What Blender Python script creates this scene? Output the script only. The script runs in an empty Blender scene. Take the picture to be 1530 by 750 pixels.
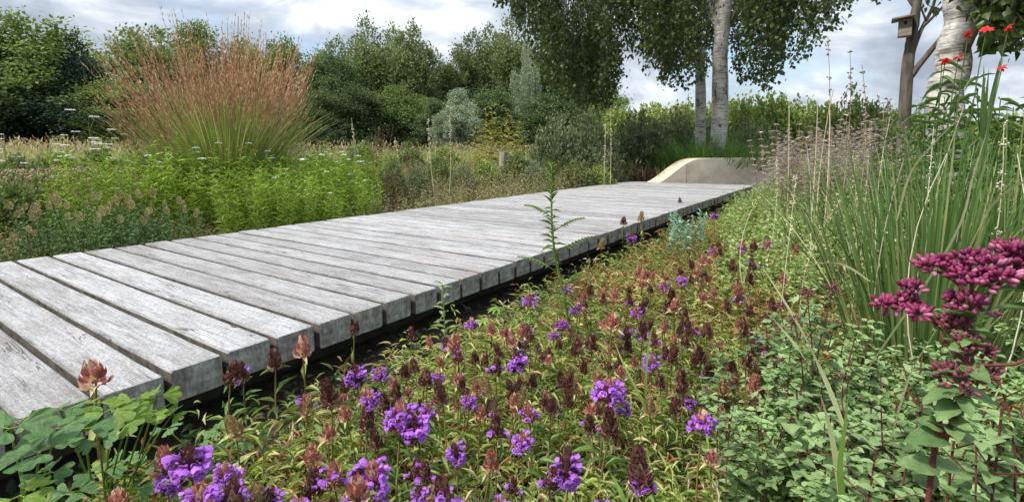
import bpy, math, random
import numpy as np
rng = np.random.default_rng(11)
random.seed(5)
R = math.radians
scene = bpy.context.scene
COL = scene.collection

# ------------------------------------------------------------------ camera
H = 0.55                      # eye height above the deck top (z = 0)
F, CX, CY = 752.89, 765.0, 300.0
PITCH, ROLL, YAW = 0.0953, -0.0039, 0.6028
G = -0.22                     # ground level
def _cam():
    cy, sy = math.cos(YAW), math.sin(YAW)
    fw = np.array([cy*math.cos(PITCH), sy*math.cos(PITCH), -math.sin(PITCH)])
    r = np.array([sy, -cy, 0.0]); u = np.cross(r, fw)
    c, s = math.cos(ROLL), math.sin(ROLL)
    return fw, c*r+s*u, -s*r+c*u
FW, RT, UP = _cam()
from mathutils import Matrix, Vector
cd = bpy.data.cameras.new('camera'); cam = bpy.data.objects.new('camera', cd); COL.objects.link(cam)
cd.sensor_width = 36; cd.lens = F/1530*36; cd.shift_y = -75/1530
cd.clip_start = 0.02; cd.clip_end = 2000
cam.matrix_world = Matrix(((RT[0], UP[0], -FW[0], 0), (RT[1], UP[1], -FW[1], 0), (RT[2], UP[2], -FW[2], H), (0, 0, 0, 1)))
scene.camera = cam
def ray(px, py):
    d = FW*F + RT*(px-CX) - UP*(py-CY)
    return d/np.linalg.norm(d)
def P(px, py, z=G):                       # where a sight line meets height z
    d = ray(px, py); t = (z-H)/d[2]
    return np.array([d[0]*t, d[1]*t, z])
def D(px, dist, z=G):                     # a spot at a ground distance in a bearing
    d = ray(px, 229); n = math.hypot(d[0], d[1])
    return np.array([d[0]/n*dist, d[1]/n*dist, z])
def Q(px, py, dist):                      # a point in space at a ground distance
    d = ray(px, py); n = math.hypot(d[0], d[1])
    return np.array([d[0]/n*dist, d[1]/n*dist, H+d[2]/n*dist])

# ------------------------------------------------------------------ sky and sun
SUN_EL, SUN_AZ = R(52), R(150)            # azimuth counted from +X towards +Y
w = bpy.data.worlds.new('World'); scene.world = w; w.use_nodes = True
nt = w.node_tree; nt.nodes.clear()
def N(t, typ, **k):
    n = t.nodes.new(typ)
    for a, b in k.items(): setattr(n, a, b)
    return n
def mathn(t, op, a, b=None, c=None, clamp=False):
    n = N(t, 'ShaderNodeMath', operation=op, use_clamp=clamp)
    for i, v in enumerate((a, b, c)):
        if v is None: continue
        if isinstance(v, (int, float)): n.inputs[i].default_value = v
        else: t.links.new(v, n.inputs[i])
    return n.outputs[0]
def ramp(t, fac, stops, interp='LINEAR'):
    n = N(t, 'ShaderNodeValToRGB'); n.color_ramp.interpolation = interp
    e = n.color_ramp.elements
    while len(e) < len(stops): e.new(0.5)
    for el, (p, c) in zip(e, stops):
        el.position = p; el.color = (c[0], c[1], c[2], 1) if hasattr(c, '__len__') else (c, c, c, 1)
    t.links.new(fac, n.inputs[0]); return n.outputs[0]
def mixc(t, fac, a, b, mode='MIX'):
    n = N(t, 'ShaderNodeMix', data_type='RGBA', blend_type=mode)
    for s, v in ((0, fac), (6, a), (7, b)):
        if isinstance(v, (int, float)): n.inputs[s].default_value = v
        elif isinstance(v, tuple): n.inputs[s].default_value = (*v, 1)
        else: t.links.new(v, n.inputs[s])
    return n.outputs[2]
sky = N(nt, 'ShaderNodeTexSky', sky_type='NISHITA', sun_disc=False, sun_elevation=SUN_EL, sun_rotation=math.pi/2-SUN_AZ)
tc = N(nt, 'ShaderNodeTexCoord'); sp = N(nt, 'ShaderNodeSeparateXYZ'); nt.links.new(tc.outputs['Generated'], sp.inputs[0])
zz = mathn(nt, 'ADD', mathn(nt, 'MAXIMUM', sp.outputs[2], 0.0), 0.16)
cb = N(nt, 'ShaderNodeCombineXYZ')
nt.links.new(mathn(nt, 'DIVIDE', sp.outputs[0], zz), cb.inputs[0]); nt.links.new(mathn(nt, 'DIVIDE', sp.outputs[1], zz), cb.inputs[1])
def noise(t, vec, scale, detail=4, rough=0.5, dist=0.0, out='Fac'):
    n = N(t, 'ShaderNodeTexNoise'); n.inputs['Scale'].default_value = scale; n.inputs['Detail'].default_value = detail
    n.inputs['Roughness'].default_value = rough; n.inputs['Distortion'].default_value = dist
    if vec is not None: t.links.new(vec, n.inputs['Vector'])
    return n.outputs[out]
mpn = N(nt, 'ShaderNodeMapping'); mpn.inputs['Location'].default_value = (3.3, 1.7, 0.4); mpn.inputs['Scale'].default_value = (1, 1, 2.1); nt.links.new(tc.outputs['Generated'], mpn.inputs[0])
n1 = noise(nt, mpn.outputs[0], 1.7, 9, 0.55, 0.25)
n2 = noise(nt, mpn.outputs[0], 5.0, 9, 0.57, 0.35)
mask = ramp(nt, n1, [(0.41, 0.05), (0.53, 1.0)])
shade = ramp(nt, n2, [(0.34, (0.25, 0.29, 0.35)), (0.46, (0.34, 0.385, 0.45)), (0.55, (0.47, 0.51, 0.57)), (0.66, (0.74, 0.77, 0.81))])
CLOUD_K = 9.0
# a clouded sky is brighter overhead than near the horizon
zg = mathn(nt, 'ADD', 0.95, mathn(nt, 'MULTIPLY', mathn(nt, 'MAXIMUM', mathn(nt, 'SUBTRACT', sp.outputs[2], 0.20), 0.0), 2.1))
cg = N(nt, 'ShaderNodeCombineXYZ'); [nt.links.new(zg, cg.inputs[i_]) for i_ in range(3)]
cloudc = mixc(nt, 1.0, mixc(nt, 1.0, shade, (CLOUD_K, CLOUD_K, CLOUD_K), 'MULTIPLY'), cg.outputs[0], 'MULTIPLY')
bg = N(nt, 'ShaderNodeBackground'); bg.inputs[1].default_value = 0.10
nt.links.new(mixc(nt, mask, sky.outputs[0], cloudc), bg.inputs[0])
wo = N(nt, 'ShaderNodeOutputWorld'); nt.links.new(bg.outputs[0], wo.inputs[0])
sl = bpy.data.lights.new('sun', 'SUN'); sl.energy = 2.5; sl.angle = R(5); sl.color = (1.0, 0.95, 0.86)
so = bpy.data.objects.new('sun', sl); COL.objects.link(so)
sd = Vector((math.cos(SUN_EL)*math.cos(SUN_AZ), math.cos(SUN_EL)*math.sin(SUN_AZ), math.sin(SUN_EL)))
so.rotation_euler = sd.to_track_quat('Z', 'Y').to_euler(); so.location = (0, 0, 20)
scene.view_settings.view_transform = 'Standard'; scene.view_settings.look = 'None'
scene.view_settings.exposure = 0.95; scene.view_settings.gamma = 1.0
scene.render.engine = 'CYCLES'
scene.cycles.max_bounces = 6; scene.cycles.diffuse_bounces = 3; scene.cycles.transmission_bounces = 3

# ------------------------------------------------------------------ materials
MATS = {}
def newmat(name):
    m = bpy.data.materials.new(name); m.use_nodes = True; t = m.node_tree; t.nodes.clear()
    return m, t
def leaf_mat(name, a, b, trans=0.35, rough=0.5, c=None, spec=0.35, veins=0.0, vscale=170.0):
    """a, b: the two ends of the spread of leaf colour; c: a rare third colour"""
    if name in MATS: return MATS[name]
    m, t = newmat(name)
    geo = N(t, 'ShaderNodeNewGeometry'); oi = N(t, 'ShaderNodeObjectInfo')
    col = mixc(t, geo.outputs['Random Per Island'], a, b)
    tc = N(t, 'ShaderNodeTexCoord')
    if c is not None:
        r2 = mathn(t, 'FRACT', mathn(t, 'MULTIPLY', geo.outputs['Random Per Island'], 37.7))
        col = mixc(t, mathn(t, 'GREATER_THAN', r2, 0.82), col, c)
    nz = noise(t, tc.outputs['Object'], 3.0, 3)
    col = mixc(t, 1.0, col, ramp(t, nz, [(0.3, 0.75), (0.7, 1.2)]), 'MULTIPLY')
    col = mixc(t, 1.0, col, ramp(t, oi.outputs['Random'], [(0, 0.85), (1, 1.12)]), 'MULTIPLY')
    bs = N(t, 'ShaderNodeBsdfPrincipled'); t.links.new(col, bs.inputs['Base Color'])
    bs.inputs['Roughness'].default_value = rough; bs.inputs['Specular IOR Level'].default_value = spec
    if veins:
        vo = N(t, 'ShaderNodeTexVoronoi', feature='DISTANCE_TO_EDGE'); vo.inputs['Scale'].default_value = vscale; t.links.new(tc.outputs['Object'], vo.inputs['Vector'])
        vv = ramp(t, vo.outputs['Distance'], [(0.0, 1.0), (0.12, 0.0)]); col2 = mixc(t, mathn(t, 'MULTIPLY', vv, veins*.55), col, mixc(t, 1.0, col, (1.5, 1.45, 1.5), 'MULTIPLY'))
        mot = noise(t, tc.outputs['Object'], 60, 5, 0.65); col = mixc(t, 1.0, col2, ramp(t, mot, [(0.32, 0.68), (0.66, 1.22)]), 'MULTIPLY'); t.links.new(col, bs.inputs['Base Color'])
        bp = N(t, 'ShaderNodeBump'); bp.inputs['Strength'].default_value = veins; bp.inputs['Distance'].default_value = 0.0012
        t.links.new(mathn(t, 'SUBTRACT', mot, vv), bp.inputs['Height']); t.links.new(bp.outputs[0], bs.inputs['Normal'])
    tr = N(t, 'ShaderNodeBsdfTranslucent')
    t.links.new(mixc(t, 1.0, col, (1.15, 1.25, 0.7), 'MULTIPLY'), tr.inputs[0])
    mx = N(t, 'ShaderNodeMixShader'); mx.inputs[0].default_value = trans
    t.links.new(bs.outputs[0], mx.inputs[1]); t.links.new(tr.outputs[0], mx.inputs[2])
    o = N(t, 'ShaderNodeOutputMaterial'); t.links.new(mx.outputs[0], o.inputs[0])
    MATS[name] = m; return m
def plain(name, a, b=None, rough=0.7, scale=8, bump=0.0, stretch=(1, 1, 1), lo=0.35, hi=0.65, detail=6):
    if name in MATS: return MATS[name]
    m, t = newmat(name); tc = N(t, 'ShaderNodeTexCoord')
    mp = N(t, 'ShaderNodeMapping'); mp.inputs['Scale'].default_value = stretch; t.links.new(tc.outputs['Object'], mp.inputs[0])
    nz = noise(t, mp.outputs[0], scale, detail, 0.6)
    col = ramp(t, nz, [(lo, a), (hi, b or a)])
    bs = N(t, 'ShaderNodeBsdfPrincipled'); t.links.new(col, bs.inputs['Base Color']); bs.inputs['Roughness'].default_value = rough
    bs.inputs['Specular IOR Level'].default_value = 0.25
    if bump:
        bp = N(t, 'ShaderNodeBump'); bp.inputs['Strength'].default_value = bump; bp.inputs['Distance'].default_value = 0.02
        t.links.new(nz, bp.inputs['Height']); t.links.new(bp.outputs[0], bs.inputs['Normal'])
    o = N(t, 'ShaderNodeOutputMaterial'); t.links.new(bs.outputs[0], o.inputs[0])
    MATS[name] = m; return m

# weathered hardwood, grain along the object's Y
def wood_mat(name, endgrain=False):
    m, t = newmat(name); tc = N(t, 'ShaderNodeTexCoord'); oi = N(t, 'ShaderNodeObjectInfo')
    off = N(t, 'ShaderNodeVectorMath', operation='SCALE'); off.inputs[0].default_value = (13.0, 7.0, 5.0)
    t.links.new(oi.outputs['Random'], off.inputs['Scale'])
    add = N(t, 'ShaderNodeVectorMath', operation='ADD'); t.links.new(tc.outputs['Object'], add.inputs[0]); t.links.new(off.outputs[0], add.inputs[1])
    def mp(s):
        n = N(t, 'ShaderNodeMapping'); n.inputs['Scale'].default_value = s; t.links.new(add.outputs[0], n.inputs[0]); return n.outputs[0]
    bs = N(t, 'ShaderNodeBsdfPrincipled'); bs.inputs['Roughness'].default_value = 0.8; bs.inputs['Specular IOR Level'].default_value = 0.2
    if not endgrain:
        grain = noise(t, mp((90, 7, 90)), 1.0, 8, 0.65, 0.5)
        fine = noise(t, mp((320, 60, 320)), 1.0, 5, 0.7)
        blot = noise(t, mp((9, 2.2, 9)), 1.0, 6, 0.6, 0.6)
        spots = noise(t, mp((45, 38, 45)), 1.0, 5, 0.7)
        big = noise(t, mp((3, 1.2, 3)), 1.0, 3, 0.5)
        col = ramp(t, grain, [(0.28, (0.215, 0.212, 0.207)), (0.44, (0.36, 0.356, 0.354)), (0.62, (0.46, 0.457, 0.456))])
        speck = noise(t, mp((150, 110, 150)), 1.0, 6, 0.75)
        col = mixc(t, 1.0, col, ramp(t, speck, [(0.34, (0.55, 0.54, 0.53)), (0.47, 1.0), (0.64, 1.12)]), 'MULTIPLY')
        col = mixc(t, 1.0, col, ramp(t, fine, [(0.34, (0.62, 0.61, 0.60)), (0.50, 1.0), (0.66, 1.12)]), 'MULTIPLY')
        col = mixc(t, 1.0, col, ramp(t, blot, [(0.30, (0.70, 0.68, 0.65)), (0.55, 1.0), (0.75, 1.1)]), 'MULTIPLY')
        col = mixc(t, ramp(t, spots, [(0.60, 0.0), (0.68, 0.55)]), col, (0.17, 0.165, 0.15))
        col = mixc(t, ramp(t, spots, [(0.30, 0.55), (0.38, 0.0)]), col, (0.60, 0.61, 0.58))
        col = mixc(t, ramp(t, big, [(0.62, 0.0), (0.76, 0.28)]), col, (0.40, 0.29, 0.26))
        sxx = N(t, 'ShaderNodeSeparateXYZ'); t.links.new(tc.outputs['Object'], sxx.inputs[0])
        edge_shade = mathn(t, 'ADD', mathn(t, 'ABSOLUTE', sxx.outputs[0]), mathn(t, 'MULTIPLY', noise(t, mp((20, 20, 20)), 1.0, 4), 0.012))
        col = mixc(t, 1.0, col, ramp(t, mathn(t, 'MULTIPLY', edge_shade, 10.0), [(0.595, 1.0), (0.70, 0.52)]), 'MULTIPLY')  # gap shade painted along both long edges so the plank lines read dark
        # splits along the grain
        cr = noise(t, mp((26, 1.1, 26)), 1.0, 3, 0.5, 1.2)
        crack = ramp(t, mathn(t, 'ABSOLUTE', mathn(t, 'SUBTRACT', cr, 0.5)), [(0.0, 1.0), (0.009, 0.0)])
        cm = ramp(t, noise(t, mp((5, 2.0, 5)), 1.0, 2), [(0.50, 0.0), (0.56, 1.0)])
        cf = mathn(t, 'MULTIPLY', crack, cm)
        col = mixc(t, cf, col, (0.05, 0.045, 0.04))
        col = mixc(t, 1.0, col, ramp(t, oi.outputs['Random'], [(0, (0.80, 0.785, 0.77)), (0.5, (0.97, 0.965, 0.96)), (1, (1.08, 1.07, 1.07))]), 'MULTIPLY')
        hgt = mathn(t, 'SUBTRACT', mathn(t, 'ADD', mathn(t, 'MULTIPLY', grain, 0.6), mathn(t, 'MULTIPLY', fine, 0.4)), mathn(t, 'MULTIPLY', cf, 0.8))
    else:
        sx = N(t, 'ShaderNodeTexWave', wave_type='RINGS'); sx.inputs['Scale'].default_value = 9; sx.inputs['Distortion'].default_value = 5
        sx.inputs['Detail'].default_value = 4; sx.inputs['Detail Scale'].default_value = 3
        mpv = N(t, 'ShaderNodeMapping'); mpv.inputs['Scale'].default_value = (1, 0, 1); mpv.inputs['Location'].default_value = (0.05, 0, 0.10)
        t.links.new(add.outputs[0], mpv.inputs[0]); t.links.new(mpv.outputs[0], sx.inputs['Vector'])
        a = noise(t, mp((60, 60, 60)), 1.0, 6, 0.7); b = noise(t, mp((18, 18, 18)), 1.0, 5, 0.6)
        v = noise(t, mp((140, 10, 16)), 1.0, 5, 0.6)
        col = ramp(t, a, [(0.3, (0.15, 0.145, 0.135)), (0.65, (0.42, 0.41, 0.385))])
        col = mixc(t, 0.22, col, ramp(t, sx.outputs['Fac'], [(0.0, (0.14, 0.13, 0.12)), (1.0, (0.42, 0.41, 0.385))]))
        col = mixc(t, 1.0, col, ramp(t, b, [(0.3, (0.62, 0.60, 0.56)), (0.7, (1.2, 1.2, 1.18))]), 'MULTIPLY')
        col = mixc(t, 1.0, col, ramp(t, v, [(0.35, (0.65, 0.65, 0.64)), (0.6, 1.1)]), 'MULTIPLY')
        hgt = mathn(t, 'ADD', a, mathn(t, 'MULTIPLY', v, 0.6))
    t.links.new(col, bs.inputs['Base Color'])
    bp = N(t, 'ShaderNodeBump'); bp.inputs['Strength'].default_value = 0.7; bp.inputs['Distance'].default_value = 0.003
    t.links.new(hgt, bp.inputs['Height']); t.links.new(bp.outputs[0], bs.inputs['Normal'])
    o = N(t, 'ShaderNodeOutputMaterial'); t.links.new(bs.outputs[0], o.inputs[0])
    return m
WOOD = wood_mat('weathered timber'); ENDG = wood_mat('timber end grain', True)

def birch_mat():
    m, t = newmat('birch bark'); tc = N(t, 'ShaderNodeTexCoord')
    def mp(s):
        n = N(t, 'ShaderNodeMapping'); n.inputs['Scale'].default_value = s; t.links.new(tc.outputs['Object'], n.inputs[0]); return n.outputs[0]
    base = noise(t, mp((3, 3, 5)), 1.0, 6, 0.6); lent = noise(t, mp((5, 5, 55)), 1.0, 4, 0.6); sc = noise(t, mp((4.5, 4.5, 2.4)), 1.0, 6, 0.7, 0.8)
    fine = noise(t, mp((30, 30, 90)), 1.0, 6, 0.7)
    col = ramp(t, base, [(0.3, (0.30, 0.27, 0.23)), (0.58, (0.64, 0.61, 0.56))])
    col = mixc(t, ramp(t, lent, [(0.53, 0.0), (0.60, 0.85)]), col, (0.16, 0.13, 0.11))
    col = mixc(t, ramp(t, sc, [(0.55, 0.0), (0.62, 0.92)]), col, (0.045, 0.04, 0.035))
    col = mixc(t, 1.0, col, ramp(t, fine, [(0.35, 0.45), (0.52, 0.95), (0.7, 1.2)]), 'MULTIPLY')
    bs = N(t, 'ShaderNodeBsdfPrincipled'); t.links.new(col, bs.inputs['Base Color']); bs.inputs['Roughness'].default_value = 0.75
    bp = N(t, 'ShaderNodeBump'); bp.inputs['Strength'].default_value = 0.6; bp.inputs['Distance'].default_value = 0.01
    t.links.new(mathn(t, 'SUBTRACT', base, sc), bp.inputs['Height']); t.links.new(bp.outputs[0], bs.inputs['Normal'])
    o = N(t, 'ShaderNodeOutputMaterial'); t.links.new(bs.outputs[0], o.inputs[0]); return m
BIRCH = birch_mat()
BARK = plain('dark bark', (0.05, 0.04, 0.03), (0.16, 0.135, 0.11), 0.9, 6, 0.6, (3, 3, 0.6))
TWIG = plain('twig', (0.035, 0.025, 0.02), (0.08, 0.06, 0.045), 0.8, 10)

# ------------------------------------------------------------------ mesh helpers
class MB:
    def __init__(s): s.V = []; s.F = []; s.n = 0
    def add(s, V, F, mi=0):
        V = np.asarray(V, float).reshape(-1, 3); F = np.asarray(F, int)
        s.V.append(V); s.F.append((F+s.n, mi)); s.n += len(V); return s
    def inst(s, T, B, O, mi=0):
        """template T=(verts, [face arrays]) placed by bases B (k,3,3) at origins O (k,3)"""
        TV, TF = T; k = len(O)
        if k == 0: return s
        V = np.einsum('kij,nj->kni', B, TV)+O[:, None, :]
        off = (np.arange(k)*len(TV))[:, None, None]
        for F in TF:
            F = np.asarray(F, int); s.F.append(((F[None]+off+s.n).reshape(-1, F.shape[1]), mi))
        s.V.append(V.reshape(-1, 3)); s.n += k*len(TV); return s
    def mesh(s, name, mats, smooth=True):
        me = bpy.data.meshes.new(name)
        V = np.concatenate(s.V) if s.V else np.zeros((0, 3))
        me.vertices.add(len(V)); me.vertices.foreach_set('co', V.ravel())
        loops = np.concatenate([f.ravel() for f, _ in s.F]); tot = np.concatenate([np.full(len(f), f.shape[1]) for f, _ in s.F])
        mi = np.concatenate([np.full(len(f), m) for f, m in s.F])
        me.loops.add(len(loops)); me.loops.foreach_set('vertex_index', loops)
        me.polygons.add(len(tot)); me.polygons.foreach_set('loop_start', np.concatenate([[0], np.cumsum(tot)[:-1]]))
        me.polygons.foreach_set('material_index', mi); me.polygons.foreach_set('use_smooth', np.full(len(tot), smooth))
        for m in (mats if isinstance(mats, (list, tuple)) else [mats]): me.materials.append(m)
        me.update(calc_edges=True); return me

def tag(o, label=None, cat=None, group=None, kind=None):
    if label: o['label'] = label
    if cat: o['category'] = cat
    if group: o['group'] = group
    if kind: o['kind'] = kind
    return o
def obj(name, me, parent=None, loc=None):
    o = bpy.data.objects.new(name, me); COL.objects.link(o)
    if parent is not None: o.parent = parent
    if loc is not None: o.location = loc
    return o
def thing(name, label, cat, loc=(0, 0, 0), rz=0.0, scale=1.0, group=None, parts=(), tilt=(0, 0)):
    """an Empty at the base; parts = [(name, mesh, [(name, mesh), ...]), ...] share mesh data between copies"""
    o = bpy.data.objects.new(name, None); COL.objects.link(o); o.empty_display_size = 0.1
    o.location = tuple(loc); o.rotation_euler = (tilt[0], tilt[1], rz)
    o.scale = (scale,)*3 if isinstance(scale, (int, float)) else tuple(scale)
    tag(o, label, cat, group)
    for p in parts:
        c = obj(p[0], p[1], o)
        for q in (p[2] if len(p) > 2 else ()): obj(q[0], q[1], c)
    return o

def norm(v): return v/np.maximum(np.linalg.norm(v, axis=-1, keepdims=True), 1e-9)
def basis(d, n, L, W, Z=None):
    d = norm(np.asarray(d, float)); n = np.broadcast_to(np.asarray(n, float), d.shape)
    s = np.cross(d, n); bad = np.linalg.norm(s, axis=1) < 1e-3
    s[bad] = np.cross(d[bad], np.array([1.0, 0.3, 0.2])); s = norm(s); m = np.cross(s, d)
    L = np.broadcast_to(L, (len(d),)); W = np.broadcast_to(W, (len(d),)); Z = L if Z is None else np.broadcast_to(Z, (len(d),))
    return np.stack([s*W[:, None], d*L[:, None], m*Z[:, None]], axis=2)
def leaf_t(prof, fold=0.12, droop=0.25, wave=0.0):
    """leaf along +Y, prof = [(y, half width)], folded on the midrib, tip bent down"""
    ys = [p[0] for p in prof]; V = []; F4 = []; F3 = []
    zc = [-droop*y*y for y in ys]
    idx = []
    for i, (y, hw) in enumerate(prof):
        if hw <= 0: idx.append((len(V),)); V.append((0, y, zc[i]))
        else:
            b = len(V); z = zc[i]+fold*hw+wave*(1 if i % 2 else -1)
            V += [(-hw, y, z), (0, y, zc[i]), (hw, y, z)]; idx.append((b, b+1, b+2))
    for a, b in zip(idx, idx[1:]):
        if len(a) == 1 and len(b) == 3: F3 += [(a[0], b[1], b[0]), (a[0], b[2], b[1])]
        elif len(b) == 1 and len(a) == 3: F3 += [(a[0], a[1], b[0]), (a[1], a[2], b[0])]
        elif len(a) == 3: F4 += [(a[0], a[1], b[1], b[0]), (a[1], a[2], b[2], b[1])]
    fs = []
    if F3: fs.append(np.array(F3))
    if F4: fs.append(np.array(F4))
    return np.array(V, float), fs
LANCE = leaf_t([(0, 0), (0.18, 0.26), (0.45, 0.5), (0.75, 0.3), (1, 0)], 0.35, 0.35)
STRAP = leaf_t([(0, 0.25), (0.3, 0.5), (0.65, 0.4), (1, 0)], 0.3, 0.45)
OVATE = leaf_t([(0, 0), (0.1, 0.3), (0.3, 0.5), (0.6, 0.42), (0.85, 0.2), (1, 0)], 0.25, 0.22)
SIMPLE = leaf_t([(0, 0), (0.4, 0.5), (1, 0)], 0.3, 0.15)
QUAD = (np.array([(0, 0, 0), (-0.5, 0.45, 0.05), (0, 1, -0.05), (0.5, 0.5, 0.0)], float), [np.array([(0, 1, 2, 3)])])
def quilted(nr=9, nc=3):
    V = []; F4 = []; w = 2*nc+1
    for i in range(nr+1):
        y = i/nr; hw = 0.5*(math.sin(math.pi*min(1, y*0.93+0.03)**0.72))**0.8 if 0 < i < nr else 0.03
        for j in range(-nc, nc+1):
            u = j/nc; V.append((u*hw*(1+.04*math.sin(i*2.1)), y-0.08*abs(u)*(1-y), 0.22*abs(u)*hw-0.30*y*y-(0.018*math.cos((y*9+abs(u)*1.5)*math.pi*.9) if 0 < i < nr else 0)+.03*math.sin(i*1.7)*u))
    for i in range(nr):
        for j in range(w-1): F4.append((i*w+j, i*w+j+1, (i+1)*w+j+1, (i+1)*w+j))
    return np.array(V, float), [np.array(F4)]
OVHI = quilted()
BRACT = leaf_t([(0, 0.2), (0.3, 0.5), (0.62, 0.42), (1, 0)], -0.5, -0.45)
def sph(nu=6, nv=4):
    V = [(0, 0, 0)]; 
    for j in range(1, nv):
        a = math.pi*j/nv
        for i in range(nu): V.append((0.5*math.sin(a)*math.cos(2*math.pi*i/nu), 0.5-0.5*math.cos(a), 0.5*math.sin(a)*math.sin(2*math.pi*i/nu)))
    V.append((0, 1, 0)); F3 = []; F4 = []
    for i in range(nu):
        F3.append((0, 1+(i+1) % nu, 1+i)); F3.append((len(V)-1, 1+(nv-2)*nu+i, 1+(nv-2)*nu+(i+1) % nu))
        for j in range(nv-2): a = 1+j*nu; F4.append((a+i, a+(i+1) % nu, a+nu+(i+1) % nu, a+nu+i))
    return np.array(V, float), [np.array(F3), np.array(F4)]
BUD = sph()
def U(a, b, n): return rng.uniform(a, b, n)
def dirs(az, el): return np.stack([np.cos(el)*np.cos(az), np.cos(el)*np.sin(az), np.sin(el)], -1)
def blades(mb, base, az, L, lean, droop, wid, seg=5, mi=0, twist=0.6, tip=0.0):
    """grass blades: base (k,3); lean, droop as fractions of length"""
    k = len(base); t = np.linspace(0, 1, seg+1)
    out = np.stack([np.cos(az), np.sin(az), 0*az], -1)
    horiz = lean[:, None]*t+droop[:, None]*t**2.4
    vert = t[None]*np.sqrt(np.clip(1-lean[:, None]**2, 0.05, 1))-0.45*droop[:, None]*t**3
    c = base[:, None, :]+out[:, None, :]*(L[:, None]*horiz)[..., None]+np.array([0, 0, 1.0])*(L[:, None]*vert)[..., None]
    sa = az+math.pi/2+U(-twist, twist, k); side = np.stack([np.cos(sa), np.sin(sa), 0*sa], -1)
    wt = np.clip(np.minimum(0.55+2.5*t, 1.0)*(1-t**2.5*(1-tip)), 0.03, 1)
    hw = 0.5*wid[:, None]*wt[None]
    V = np.stack([c-side[:, None, :]*hw[..., None], c+side[:, None, :]*hw[..., None]], 2).reshape(-1, 3)
    a = np.arange(seg)*2; q = np.stack([a, a+1, a+3, a+2], 1)
    F = (q[None]+(np.arange(k)*(seg+1)*2)[:, None, None]).reshape(-1, 4)
    mb.add(V, F, mi); return c
def stems(mb, A, B, r0, r1, bend=None, sides=4, seg=4, mi=0):
    k = len(A); t = np.linspace(0, 1, seg+1)
    bend = np.zeros((k, 3)) if bend is None else bend
    c = A[:, None]+(B-A)[:, None]*t[None, :, None]+bend[:, None]*(4*t*(1-t))[None, :, None]
    d = norm(np.gradient(c, axis=1)); ref = np.where(np.abs(d[..., 2:3]) > 0.9, np.array([1.0, 0, 0]), np.array([0, 0, 1.0]))
    u = norm(np.cross(d, ref)); v = np.cross(d, u)
    r0 = np.broadcast_to(r0, (k,)); r1 = np.broadcast_to(r1, (k,)); r = r0[:, None]+(r1-r0)[:, None]*t[None]
    an = np.arange(sides)*2*math.pi/sides
    V = c[:, :, None]+(u[:, :, None]*np.cos(an)[None, None, :, None]+v[:, :, None]*np.sin(an)[None, None, :, None])*r[:, :, None, None]
    q = []
    for j in range(seg):
        for i in range(sides): q.append((j*sides+i, j*sides+(i+1) % sides, (j+1)*sides+(i+1) % sides, (j+1)*sides+i))
    q = np.array(q); F = (q[None]+(np.arange(k)*(seg+1)*sides)[:, None, None]).reshape(-1, 4)
    mb.add(V.reshape(-1, 3), F, mi); return c
def tube(mb, pts, rad, sides=10, mi=0, rough=0.0):
    pts = np.asarray(pts, float); rad = np.asarray(rad, float); n = len(pts)
    d = norm(np.gradient(pts, axis=0)); ref = np.array([1.0, 0.2, 0]) if abs(d[0][2]) > 0.8 else np.array([0, 0, 1.0])
    V = []
    for i in range(n):
        u = norm(np.cross(d[i], ref)); v = np.cross(d[i], u)
        for s in range(sides):
            a = 2*math.pi*s/sides; rr = rad[i]*(1+rough*rng.normal())
            V.append(pts[i]+(u*math.cos(a)+v*math.sin(a))*rr)
    V.append(pts[-1]); V.append(pts[0]); F = []; T = []
    for i in range(n-1):
        for s in range(sides): F.append((i*sides+s, i*sides+(s+1) % sides, (i+1)*sides+(s+1) % sides, (i+1)*sides+s))
    for s in range(sides):
        T.append(((n-1)*sides+s, (n-1)*sides+(s+1) % sides, n*sides)); T.append(((s+1) % sides, s, n*sides+1))
    mb.add(V, F, mi); mb.F.append((np.array(T)+mb.n-len(V), mi))
def smooth_path(pts, rad, n=14):
    pts = np.asarray(pts, float); t = np.linspace(0, 1, len(pts)); tt = np.linspace(0, 1, n)
    # Catmull-Rom like resample through numpy interp of a cubic
    out = []
    for x in tt:
        i = min(int(x*(len(pts)-1)), len(pts)-2); f = x*(len(pts)-1)-i
        p0 = pts[max(i-1, 0)]; p1 = pts[i]; p2 = pts[i+1]; p3 = pts[min(i+2, len(pts)-1)]
        out.append(0.5*((2*p1)+(-p0+p2)*f+(2*p0-5*p1+4*p2-p3)*f*f+(-p0+3*p1-3*p2+p3)*f**3))
    return np.array(out), np.interp(tt, t, rad)
def box(mb, c, s, mi=0, rot=None):
    x, y, z = np.array(s)/2
    V = np.array([(a, b, d) for a in (-x, x) for b in (-y, y) for d in (-z, z)], float)
    if rot is not None: V = V@np.array(rot).T
    mb.add(V+np.array(c), [(0, 1, 3, 2), (4, 6, 7, 5), (0, 4, 5, 1), (2, 3, 7, 6), (0, 2, 6, 4), (1, 5, 7, 3)], mi)
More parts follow.
